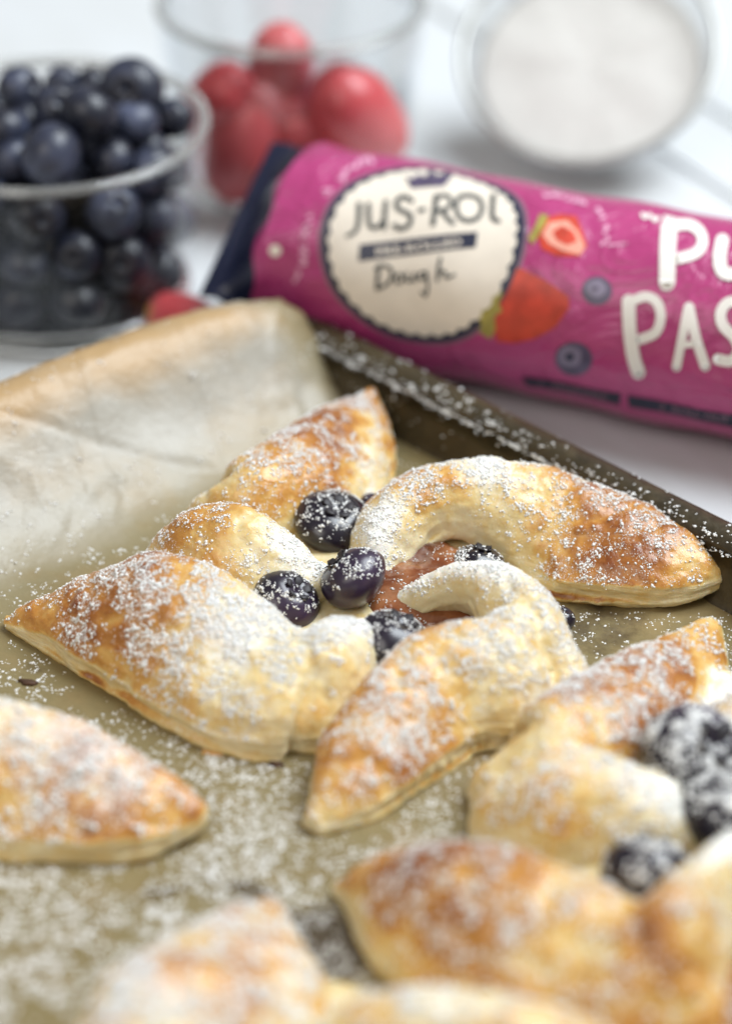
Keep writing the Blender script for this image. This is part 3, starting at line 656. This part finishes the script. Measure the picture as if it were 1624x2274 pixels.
baked = [  # px, py, z, radius, tilt, sugar, label
 (740, 1160, 9.5, 8.4, (.25, .15, .3), 260, 'wrinkled sugared blueberry farthest back in the sharp pastry, tucked under its back arm'),
 (785, 1283, 13.5, 7.1, (-.25, -.75, 0), 170, 'round glossy blueberry standing at the very centre of the sharp pastry'),
 (636, 1336, 9.5, 7.0, (.5, .35, .5), 200, 'sugared blueberry with raised crown between the left arm and centre of the sharp pastry'),
 (872, 1432, 10, 7.9, (.2, .3, 1), 210, 'sugared blueberry in the front gap of the sharp pastry, above its front arm'),
 (1062, 1258, 7.5, 5.6, (.3, .2, 2), 120, 'blueberry peeking out of the hole under the right arm of the sharp pastry'),
 (828, 1122, 9, 3.0, (.3, .2, 1), 10, 'small dark blueberry squeezed between back and right arm of the sharp pastry'),
 (1244, 1372, 3.4, 3.0, (.3, .2, 1), 16, 'small dark blueberry peeping out beside the outer curve of the front arm'),
 (800, 1492, 8.0, 4.8, (1.2, .2, 1), 14, 'burst purple blueberry at the lowest point of the sharp pastry filling'),
 (548, 1300, 8.5, 4.6, (1.2, .2, 1), 12, 'crushed purple blueberry behind the left arm hump of the sharp pastry')]
for k, (x, y, z, r, rot, ns, lab) in enumerate(baked):
    o = berry(BB[k % 4], P(x, y, z), r, rot, lab, GB, k < 5); o.scale = (r * 1.03, r * 1.03, r * (.72 if k == 0 else .92)); berry_sugar(o, BB[k % 4], ns, (.17, .42), 200 + k)
GR = 'blueberries baked into the right-hand pastry'
for k, (x, y, z, r, ns, lab) in enumerate([(1535, 1690, 13, 11, 420, 'large sugared blueberry at the back of the pastry on the right edge'),
        (1612, 1815, 12, 9, 300, 'sugared blueberry cut off by the right edge of the photo'),
        (1435, 1948, 11, 8.5, 260, 'sugared blueberry between the two arms of the right-hand pastry, nearest the camera')]):
    o = berry(BB[(k + 1) % 4], P(x, y, z), r, (.4, .5, k), lab, GR); berry_sugar(o, BB[(k + 1) % 4], ns, (.26, .6), 240 + k)

# ------------------------------------------------------------------ glass of blueberries
def lathe(prof_, n=72):
    A = np.linspace(0, 2 * math.pi, n + 1)[:-1]
    return np.array([[(r * math.cos(a), r * math.sin(a), z) for a in A] for (r, z) in prof_])
def glass(center, rb, rt, h, label, base=6.5, wm=None):
    root = tag(empty('glass_bowl', center), label, 'glass bowl')
    wall = []
    for t in np.linspace(0, 1, 14): wall.append((rb + (rt - rb) * t ** .8, base + (h - base) * t))
    for a in np.linspace(0, math.pi, 7)[1:-1]: wall.append((rt - 1.1 + 1.1 * math.cos(a), h + 1.1 * math.sin(a)))
    for t in np.linspace(1, 0, 14): wall.append((rb - 2.2 + (rt - rb) * t ** .8, base + (h - base) * t))
    link('wall', grid_mesh('wall', lathe(wall), True), wm or M_glass, root)
    rim = [(rt - 1.1 + 1.5 * math.cos(a), h + .6 + 1.3 * math.sin(a)) for a in np.linspace(0, 2 * math.pi, 13)]
    link('rim', grid_mesh('rim', lathe(rim), True), M_rimglass, root)
    bs = [(.01, base), (rb - 3.5, base), (rb - 1.2, base - .8), (rb - .1, base - 1.6), (rb, 3), (rb - 1.0, 1.0), (rb - 3, .3), (rb - 6, .2), (rb - 10, 1.6), (.01, 1.8)]
    link('thick_base', grid_mesh('thick_base', lathe(bs), True), M_thick, root)
    return root
f = P(100, 805, TZ); GC = np.array([f[0], f[1] + 34, TZ]); RB, RT, GH = 34.0, 40.0, 47.5
glass(GC, RB, RT, GH, 'clear glass bowl heaped with blueberries at the left')
spheres = []
LT = [((45, 200), 60, 6.0, 'pale bloomed blueberry at the top left of the heap in the glass bowl'),
      ((12, 285), 56, 5.6, 'blue-sheened blueberry at the left edge of the photo on top of the heap'),
      ((292, 200), 55, 8.3, 'largest blueberry, at the back of the heap top in the glass bowl'),
      ((198, 252), 60, 7.2, 'blueberry with pinkish highlight in the middle of the heap'),
      ((128, 240), 58, 6.2, 'blueberry left of the middle one on the heap'),
      ((115, 345), 55, 7.9, 'large blueberry lying just behind the front rim of the glass bowl'),
      ((300, 270), 53, 6.0, 'round grey-blue blueberry right of centre on the heap'),
      ((385, 262), 48, 5.2, 'shiny black blueberry touching the right side of the rim'),
      ((248, 352), 49, 5.6, 'small blueberry behind the front rim, right of the large front one'),
      ((140, 185), 53, 5.0, 'small blueberry half hidden at the back of the heap'),
      ((208, 190), 52, 5.0, 'dark small blueberry at the very back of the heap'),
      ((60, 275), 54, 5.8, 'shadowed blueberry between the pale top left one and the large front one'),
      ((25, 355), 50, 5.8, 'dark blueberry at the left edge just above the front rim'),
      ((330, 335), 45, 5.2, 'blueberry low behind the right part of the front rim')]
for (px, z, r, lab) in LT: spheres.append((P(px[0], px[1], z + TZ - 3), r, lab))
r2 = random.Random(3); low = []
for k in range(260):
    best = None; r = r2.uniform(5.8, 7.8)
    for tr_ in range(60):
        a = r2.uniform(0, 2 * math.pi); lim = 32.0 + 4.0 - r; rr = lim * math.sqrt(r2.random()) if r2.random() < .5 else lim
        x, y = GC[0] + rr * math.cos(a), GC[1] + rr * math.sin(a); z = TZ + 6.6 + r
        for (c, r_, _) in low:
            d2 = (x - c[0]) ** 2 + (y - c[1]) ** 2; s_ = (r + r_) * .96
            if d2 < s_ * s_: z = max(z, c[2] + math.sqrt(s_ * s_ - d2))
        if best is None or z < best[2]: best = (x, y, z)
    if best[2] > TZ + 45: continue
    if any(np.linalg.norm(np.array(best) - c) < (r + r_) * .86 for (c, r_, _) in spheres): continue
    low.append((np.array(best), r, 'dark blueberry pressed inside the glass bowl below its rim'))
ordn = ['rightmost', 'second from right', 'third from right', 'fourth from right', 'fifth from right', 'sixth from right', 'seventh from right', 'eighth from right']
shell = [k for k, (c, r, _) in enumerate(low) if c[1] < GC[1] + 4 and math.hypot(c[0] - GC[0], c[1] - GC[1]) > 33.5 - r]
for nm, z0, z1 in (('bottom', -99, 17), ('middle', 17, 30), ('upper', 30, 99)):
    row = sorted((k for k in shell if z0 <= low[k][0][2] - TZ < z1), key=lambda k: -low[k][0][0])
    for q_, k in enumerate(row[:8]): low[k] = (low[k][0], low[k][1], f'blueberry against the front of the glass bowl, {ordn[q_]} in its {nm} row')
low = [(c, r, l if 'row' in l else 'dark blueberry buried in the glass bowl behind the front ones') for (c, r, l) in low]
for k, (c, r, lab) in enumerate(spheres + low):
    top = k < len(spheres)
    berry(FB[k % 3], c, r, (r2.uniform(-1.2, 1.2), r2.uniform(-1.2, 1.2), r2.uniform(0, 6)), lab, 'blueberries heaped on top of the glass bowl' if top else 'blueberries inside the glass bowl', True)

# ------------------------------------------------------------------ glass of strawberries
f = P(645, 500, TZ); SC = np.array([f[0], f[1] + 31, TZ])
glass(SC, 31, 36, 50, 'clear glass bowl half full of strawberries behind the pink package', wm=M_glass2)
def straw_mesh(seed):
    G = []; nv, nu = 18, 28
    for i in range(nv + 1):
        t = i / nv; th = math.pi * t
        rad = math.sin(th) ** .85 * (1.0 - .38 * t); z = 1.22 * math.cos(th) - .15 * math.sin(th)
        G.append([(rad * math.cos(2 * math.pi * j / nu), rad * math.sin(2 * math.pi * j / nu), z) for j in range(nu)])
    G = np.array(G); f_ = G.reshape(-1, 3); f_ = f_ * (1 + .10 * fbm(f_ * 1.1 + 3 * seed, seed, 2))[:, None]
    return grid_mesh('strawberry', f_.reshape(G.shape), True)
SM = [straw_mesh(k) for k in range(3)]
for m_ in SM: m_.materials.append(M_straw)
STR = [(625, 150, 38, 9.5, (.2, .1, 0), 0, 'dark red strawberry on top of the pile in the glass bowl'),
       (485, 225, 30, 10.0, (.5, .6, 0), 0, 'strawberry at the upper left against the glass'),
       (545, 310, 20, 12.5, (3.0, .3, 0), -10, 'large dark strawberry at the front left of the bowl, tip down'),
       (795, 260, 27, 12.5, (.3, -.5, 0), 0, 'big pale pink-red strawberry at the right side of the bowl'),
       (660, 285, 22, 9.5, (1.0, .2, 0), 8, 'strawberry in the middle of the bowl under the top one'),
       (720, 350, 16, 10.5, (2.0, .3, 0), 0, 'strawberry low in the bowl behind the package top edge'),
       (620, 400, 12, 9.0, (1.0, 1.2, 0), 10, 'strawberry at the bottom of the bowl, mostly hidden by the package')]
for k, (x, y, z, r, rot, dy, lab) in enumerate(STR):
    c = P(x, y, z); o = link('strawberry', SM[k % 3]); o.location = Vector(c) * MM; o.scale = (r * 1.12,) * 3; o.rotation_euler = rot
    tag(o, lab, 'strawberry', 'strawberries in the glass bowl')
o = link('strawberry', SM[1]); o.location = Vector(P(405, 712, 4)) * MM; o.scale = (8.5, 8.5, 8.5); o.rotation_euler = (1.5, .2, .9)
tag(o, 'red strawberry lying on the table half hidden behind the parchment curl', 'strawberry')

# ------------------------------------------------------------------ tipped bowl of sugar
bc = P(1305, 118, 30); br_ = 35.0
bowl = tag(empty('sugar_bowl', bc), 'small round bowl of white sugar tipped towards the camera at the back right', 'bowl')
pr_ = [(br_ * math.sin(a), -21 * math.cos(a) * 1.0) for a in np.linspace(.02, math.pi / 2, 16)]
outer_ = pr_ + [(br_ + .8, 1.2), (br_ - .6, 1.6)] + [((br_ - 2) * math.sin(a), -19.5 * math.cos(a)) for a in np.linspace(math.pi / 2, .02, 16)]
link('bowl_wall', grid_mesh('bowl_wall', lathe(outer_), True), M_glass2, bowl)
rimp = [(br_ - .1 + 1.1 * math.cos(a), 1.0 + .9 * math.sin(a)) for a in np.linspace(0, 2 * math.pi, 13)]
link('rim', grid_mesh('rim', lathe(rimp), True), M_steel, bowl)
sugp = [(.01, -5.5), (10, -5.2), (18, -5.6), (24, -6.0), (29, -6.6), (31.3, -7.2), (30.5, -8.6), (26, -12.2), (20, -15.4), (12, -17.4), (.01, -18.4)]
gs_ = lathe(sugp); ff = gs_.reshape(-1, 3); ff[:, 2] += np.where(ff[:, 2] > -6.3, 1.4, .1) * fbm(ff / 9, 61, 3); 
so = link('sugar_fill', grid_mesh('sugar_fill', ff.reshape(gs_.shape), True), plain('caster_sugar', (.58, .565, .535), .9, .05, 400), bowl); so['kind'] = 'stuff'
bowl.rotation_euler = Euler((math.radians(33), math.radians(-10), 0))

# ------------------------------------------------------------------ pink roll package
R0 = 24.5; ZC = TZ + R0
A0 = P(700, 546, ZC); A1 = P(1600, 726, ZC); ax = A1 - A0; ax[2] = 0; ax /= np.linalg.norm(ax)
hh = np.array([ax[1], -ax[0], 0]);                       # horizontal, towards the camera
if hh[1] > 0: hh = -hh
ULEFT, URIGHT = -3.0, 165.0
pack = tag(empty('pastry_package', A0 - np.array([0, 0, R0])), 'magenta roll package with round cream badge and white lettering behind the tray', 'package')
PO = np.array(pack.location) / MM
def surf(u, ph, off=0.0):
    """ph: 0 = straight up, positive towards the camera"""
    wob = .55 * np.sin(u * .10 + ph * 2) + .45 * np.sin(u * .23 - ph * 3 + 1)
    wob = wob + .9 * np.exp(-(u + 2) ** 2 / 300) * np.sin(ph * 7 + u * .25)
    r = R0 + off + wob * .5
    y = np.sin(ph) * r * 1.02; z = np.cos(ph) * r
    z = np.maximum(z, -R0 + .05 - 0 * u)
    return A0 + np.multiply.outer(u, ax) + np.multiply.outer(y, hh) + np.multiply.outer(z, np.array([0, 0, 1.]))
us = np.linspace(ULEFT, URIGHT, 120); phs = np.linspace(-math.pi, math.pi, 97)[:-1]
G = np.array([surf(np.full(len(phs), u), phs) for u in us])
# crumple on the left shoulder
link('wrapper', grid_mesh('wrapper', G - PO, True), M_pink, pack)
# left end gathers into a flat navy seal
def plane_hit(x, y, u):
    r = ray(x, y); t = ((A0 + ax * u - CAM) @ ax) / (r @ ax); return CAM + r * t
US = -13.0
s1 = plane_hit(640, 316, US); s0 = plane_hit(478, 660, US); s0[2] = max(s0[2], TZ + 1)
ring_e = surf(np.full(len(phs), ULEFT), phs)
mid = (s0 + s1) / 2; sv = (s1 - s0) / 2; L_ = np.linalg.norm(sv); svn = sv / L_; sn = np.cross(svn, ax)
flat_r = []
for p in ring_e:
    d = p - (A0 + ax * ULEFT); a = d @ svn / R0; b = d @ sn / R0; flat_r.append(mid + svn * L_ * np.clip(a, -1, 1) + sn * .5 * b)
flat_r = np.array(flat_r); rows_ = []
for t in np.linspace(0, 1, 10):
    k = t ** 1.5; cr = .8 * np.sin(phs * 9 + 3 * t) * math.sin(math.pi * t)
    rows_.append(ring_e * (1 - k) + flat_r * k + np.outer(cr, ax))
Gc = np.array(rows_)
link('end_shoulder', grid_mesh('end_shoulder', Gc[:4] - PO, True), M_pink, pack)
link('end_fold', grid_mesh('end_fold', Gc[3:] - PO, True), M_navy, pack)
fin = np.array([flat_r, flat_r - ax * 2 + sn * .4, flat_r - ax * 4.5 + sn * .8])
link('end_seal', grid_mesh('end_seal', fin - PO, True), M_navy, pack)
Gr = np.array([surf(np.full(len(phs), URIGHT), phs) * (1 - t) + (A0 + ax * (URIGHT + 6 * t)) * t for t in np.linspace(0, 1, 5)])
link('end_cap', grid_mesh('end_cap', Gr - PO, True), M_navy, pack)

def px_uv(x, y):
    r = ray(x, y); o = CAM - A0
    oy, oz = o @ hh / 1.02, o[2]; dy, dz = r @ hh / 1.02, r[2]
    a = dy * dy + dz * dz; b = 2 * (oy * dy + oz * dz); c = oy * oy + oz * oz - R0 * R0; D = b * b - 4 * a * c
    t = (-b - math.sqrt(max(D, 0))) / (2 * a); p = o + r * t
    return p @ ax, math.atan2(p @ hh / 1.02, p[2])
def decal(name, loop, mat, off, parent=pack, uv=False):
    """a printed shape: outline in photo pixels (or in mm on the unrolled film) laid on the wrapper"""
    L = np.array(loop, float) if uv else np.array([(u, ph * R0) for u, ph in (px_uv(*p) for p in loop)])
    pts = []
    for a, b in zip(L, np.roll(L, -1, 0)):
        n = max(1, int(np.linalg.norm(b - a) / 1.5)); pts += [a + (b - a) * k / n for k in range(n)]
    nb = len(pts); lo, hi = L.min(0), L.max(0); st = 2.0
    gx = np.arange(lo[0] + st / 2, hi[0], st); gy = np.arange(lo[1] + st / 2, hi[1], st)
    allp = [Vector(p) for p in pts] + [Vector((x, y)) for x in gx for y in gy]
    res = delaunay_2d_cdt(allp, [(k, (k + 1) % nb) for k in range(nb)], [], 1, 1e-5)
    uvv = np.array([v[:] for v in res[0]]); fc = [f for f in res[2] if len(f) == 3]
    if not fc: return None
    W = surf(uvv[:, 0], uvv[:, 1] / R0, off)
    me = mesh_tri(name, W - PO, np.array(fc), True); 
    n = me.polygons[0].normal
    o = link(name, me, mat); o.parent = parent; return o
_k = [0]
def stroke(name, pts, wd, mat, off=.22, taper=0.0, parent=pack, uv=False, sm=True):
    Pp = catmull(np.array(pts, float), 6) if sm and len(pts) > 2 else np.array(pts, float)
    if len(Pp) == 2: Pp = np.array([Pp[0] + (Pp[1] - Pp[0]) * t for t in np.linspace(0, 1, 5)])
    T = np.gradient(Pp, axis=0); T /= np.linalg.norm(T, axis=1, keepdims=True) + 1e-9; Nn = np.stack([-T[:, 1], T[:, 0]], 1)
    hw = wd / 2 * (1 - taper * np.linspace(0, 1, len(Pp)))
    cap = lambda c, t, n, h, sg: [c + (t * sg * math.sin(a) + n * math.cos(a) * sg) * h for a in np.linspace(.25, math.pi - .25, 5)]
    loop = [p + n * h for p, n, h in zip(Pp, Nn, hw)] + cap(Pp[-1], T[-1], Nn[-1], hw[-1], 1) + [p - n * h for p, n, h in zip(Pp[::-1], Nn[::-1], hw[::-1])] + cap(Pp[0], T[0], Nn[0], hw[0], -1)
    if sm: # a bent band is cut in short overlapping pieces so that its outline never crosses itself
        V = []; F = []; 
        for p, n, h in zip(Pp, Nn, hw): V += [p + n * h, p, p - n * h]
        for k in range(len(Pp) - 1): a = 3 * k; F += [(a, a + 1, a + 4), (a, a + 4, a + 3), (a + 1, a + 2, a + 5), (a + 1, a + 5, a + 4)]
        for (c, t, n, h, sg, e) in ((Pp[-1], T[-1], Nn[-1], hw[-1], 1, len(Pp) - 1), (Pp[0], T[0], Nn[0], hw[0], -1, 0)):
            st = len(V); V += [c + (n * math.cos(a) + t * sg * math.sin(a)) * h for a in np.linspace(0, math.pi, 8)]
            F += [(3 * e + 1, st + i, st + i + 1) for i in range(7)]
        V = np.array(V); UVs = V if uv else np.array([(u, ph * R0) for u, ph in (px_uv(*p) for p in V)])
        _k[0] += 1
        W = surf(UVs[:, 0], UVs[:, 1] / R0, off + .012 * (_k[0] % 7))
        o = link(name, mesh_tri(name, W - PO, np.array(F), True), mat); o.parent = parent; return o
    return decal(name, loop, mat, off, parent, uv)
def print_text(name, txt, p0, p1, height, mat, off):
    cu = bpy.data.curves.new('t', 'FONT'); cu.body = txt; cu.resolution_u = 2; cu.offset = .012
    o = bpy.data.objects.new('t', cu); C.objects.link(o); dg = bpy.context.evaluated_depsgraph_get()
    me = bpy.data.meshes.new_from_object(o.evaluated_get(dg)); bpy.data.objects.remove(o)
    V, T = me_arrays(me); V = V * MM; bpy.data.meshes.remove(me)
    x0, x1 = V[:, 0].min(), V[:, 0].max(); p0 = np.array(p0, float); p1 = np.array(p1, float); d = (p1 - p0) / (x1 - x0); n = np.array([d[1], -d[0]]); n = n / np.linalg.norm(n) * height / .72
    if n[1] > 0: n = -n
    pxs = p0 + np.outer(V[:, 0] - x0, d) + np.outer(V[:, 1], n)
    UVs = np.array([px_uv(*p) for p in pxs]); W = surf(UVs[:, 0], UVs[:, 1], off)
    o = link(name, mesh_tri(name, W - PO, T), mat); o.parent = pack; return o
r3 = lambda L: [(832.5 + .3075 * x, 305 + .3075 * y) for x, y in L]
r4 = lambda L: [(1165.5 + .2823 * x, 388.5 + .2823 * y) for x, y in L]
# badge: true circles on the unrolled film
cu_, cp_ = px_uv(934, 536); cv_ = cp_ * R0; BR = 25.2
circ = lambda r, n=72: [(cu_ + r * math.cos(2 * math.pi * k / n), cv_ + r * math.sin(2 * math.pi * k / n)) for k in range(n)]
M_ring = plain('mauve_grey_ink', (.23, .13, .18), .4, .1)
decal('badge_border', circ(BR), M_ring, .10, uv=True)
decal('badge_ring', circ(BR - .9), M_ink, .16, uv=True)
sc_ = []
for k in range(36 * 6):
    a = 2 * math.pi * k / (36 * 6); r = 21.9 + .75 * abs(math.cos(18 * a)) ** .7 * 1.2
    sc_.append((cu_ + r * math.cos(a), cv_ + r * math.sin(a)))
badge = decal('badge_face', sc_, M_cream, .24, uv=True); badge['label'] = 'round cream badge with scalloped edge'
decal('crown', [(897, 393), (914, 400), (928, 391), (944, 396), (957, 380), (968, 393), (986, 388), (1006, 392), (995, 404), (986, 416), (912, 421), (905, 407)], M_pblue, .34, badge)
J = [([(798, 456), (796, 490), (790, 512), (772, 524)], 10, .3), ([(818, 455), (818, 488), (824, 504), (838, 503), (850, 490)], 9, .1), ([(856, 448), (853, 480), (852, 505)], 9, 0),
     ([(914, 447), (898, 438), (882, 445), (881, 461), (897, 470), (911, 480), (908, 499), (890, 507), (874, 500)], 9, 0), ([(931, 468), (941, 466)], 8, 0),
     ([(968, 438), (965, 468), (961, 498)], 10, 0), ([(968, 440), (990, 435), (1001, 448), (994, 463), (970, 470)], 8, 0), ([(980, 468), (990, 482), (1005, 496)], 9, 0),
     ([(1040, 433), (1020, 438), (1012, 458), (1018, 480), (1036, 490), (1058, 484), (1069, 464), (1064, 442), (1046, 433)], 9, 0), ([(1094, 433), (1092, 462), (1093, 484), (1106, 491)], 10, .1)]
for p, wd, tp in J: stroke('letter', p, wd * 1.2, M_grey, .34, tp, badge)
decal('banner', [(798, 543), (1060, 515), (1056, 550), (796, 580)], M_ink, .32, badge)
print_text('banner_lettering', 'PRE-ROLLED', (836, 568), (1026, 546), 18, M_cream, .42)
Dg = [([(840, 590), (838, 615), (837, 641)], 7), ([(834, 596), (852, 589), (868, 600), (866, 622), (850, 636), (836, 641)], 6), ([(884, 608), (877, 616), (881, 628), (892, 624), (893, 612), (884, 608)], 5),
      ([(902, 606), (903, 624), (914, 622), (920, 606), (921, 624)], 5), ([(944, 604), (933, 606), (932, 620), (944, 616), (946, 602), (950, 630), (946, 656), (936, 648)], 5),
      ([(978, 574), (974, 598), (972, 622)], 6), ([(973, 612), (983, 602), (990, 606), (992, 617), (1010, 610)], 5)]
for p, wd in Dg: stroke('letter', p, wd * 1.25, M_grey, .34, 0, badge)
# big white lettering
big = [([(1484, 508), (1481, 560), (1480, 628)], 36), ([(1484, 508), (1525, 500), (1552, 514), (1558, 540), (1542, 562), (1506, 575)], 24),
       ([(1602, 533), (1596, 570), (1602, 600), (1622, 608), (1646, 594), (1656, 540)], 30),
       ([(1394, 668), (1396, 730), (1404, 790), (1416, 826)], 30), ([(1398, 670), (1432, 658), (1458, 672), (1466, 704), (1454, 738), (1418, 754)], 22),
       ([(1527, 682), (1514, 750), (1502, 812)], 20), ([(1529, 682), (1545, 750), (1566, 810)], 22), ([(1512, 765), (1545, 762)], 14),
       ([(1642, 668), (1614, 672), (1599, 694), (1604, 722), (1630, 750), (1640, 778), (1622, 800), (1594, 796)], 24)]
for p, wd in big: stroke('letter', p, wd, M_white, .30)
for x, y, l in ((1425, 482, 16), (1448, 488, 12), (1475, 486, 14), (1500, 490, 14)): stroke('small_letter', [(x, y), (x + l * .3, y + 5), (x + l, y + 1)], 9, M_white, .2)
sh = decal('strawberry_half_print', r4([(100, 500), (130, 370), (270, 315), (400, 330), (440, 420), (488, 560), (430, 645), (250, 650), (130, 590)]), M_pred, .14)
decal('strawberry_flesh_print', r4([(135, 480), (195, 385), (330, 370), (410, 450), (470, 570), (430, 632), (300, 605), (190, 550)]), M_ppink, .22, sh)
decal('strawberry_core_print', r4([(215, 460), (290, 412), (380, 455), (410, 530), (330, 562), (250, 525)]), M_pred, .30, sh)
decal('leaf_print', r4([(25, 505), (85, 400), (115, 320), (185, 330), (160, 400), (110, 480), (60, 560)]), M_pleaf, .30, sh)
sp = decal('strawberry_print', r3([(920, 950), (1050, 945), (1250, 1045), (1400, 1150), (1402, 1230), (1300, 1370), (1150, 1455), (1000, 1488), (880, 1470), (850, 1350), (890, 1250), (880, 1150), (925, 1050)]), M_pred, .14)
decal('leaf_print', r3([(740, 1210), (800, 1170), (895, 1075), (920, 1130), (890, 1200), (922, 1250), (862, 1285), (872, 1380), (835, 1450), (760, 1400), (772, 1330), (730, 1280)]), M_pleaf, .22, sp)
ell = lambda x, y, a, b, n=28: [(x + a * math.cos(2 * math.pi * k / n), y + b * math.sin(2 * math.pi * k / n)) for k in range(n)]
bp = decal('blueberry_print', ell(1324, 645, 33, 32), M_pblue, .14); decal('bloom_print', ell(1322, 640, 22, 20), M_pblue2, .22, bp); decal('blueberry_eye_print', ell(1320, 641, 6, 5), M_pblue, .30, bp)
bp = decal('blueberry_print', ell(1272, 797, 42, 38), M_pblue, .14); decal('bloom_print', ell(1264, 790, 27, 24), M_pblue2, .22, bp); decal('blueberry_eye_print', ell(1264, 792, 9, 9), M_ink, .30, bp)
decal('step_strip', [(1155, 836), (1378, 872), (1376, 896), (1170, 858)], M_navy, .14); print_text('step_lettering', '1  PREPARE', (1196, 858), (1346, 885), 13, M_ring, .24)
decal('step_strip', [(1392, 876), (1640, 920), (1640, 948), (1396, 900)], M_navy, .14); print_text('step_lettering', '2  ROLL OUT', (1462, 906), (1618, 934), 14, M_ring, .24)
# pale handwriting curved round the badge, and at the right of it
r4rng = random.Random(8)
def scribble(path, n, size, mat):
    Pp = catmull(np.array(path, float), 12); d = np.r_[0, np.cumsum(np.linalg.norm(np.diff(Pp, axis=0), axis=1))]
    for k in range(n):
        if r4rng.random() < .12: continue
        s_ = d[-1] * (k + .5) / n; x = np.interp(s_, d, Pp[:, 0]); y = np.interp(s_, d, Pp[:, 1])
        q = [(x + r4rng.uniform(-1, 1) * size, y + r4rng.uniform(-1, 1) * size) for _ in range(4)]
        stroke('small_letter', q, 4.5, mat, .18)
scribble([(652, 625), (668, 600), (672, 570), (676, 530), (690, 490), (712, 450), (745, 410), (790, 370), (830, 352)], 22, 9, M_pale)
scribble([(1205, 432), (1250, 438), (1300, 452)], 8, 7, M_pale); scribble([(1322, 460), (1340, 490), (1345, 520), (1335, 545)], 7, 7, M_pale); stroke('small_letter', [(1350, 545), (1390, 541)], 4, M_pale, .18)
decal('star_print', ell(613, 556, 13, 13, 12), M_cream, .2)
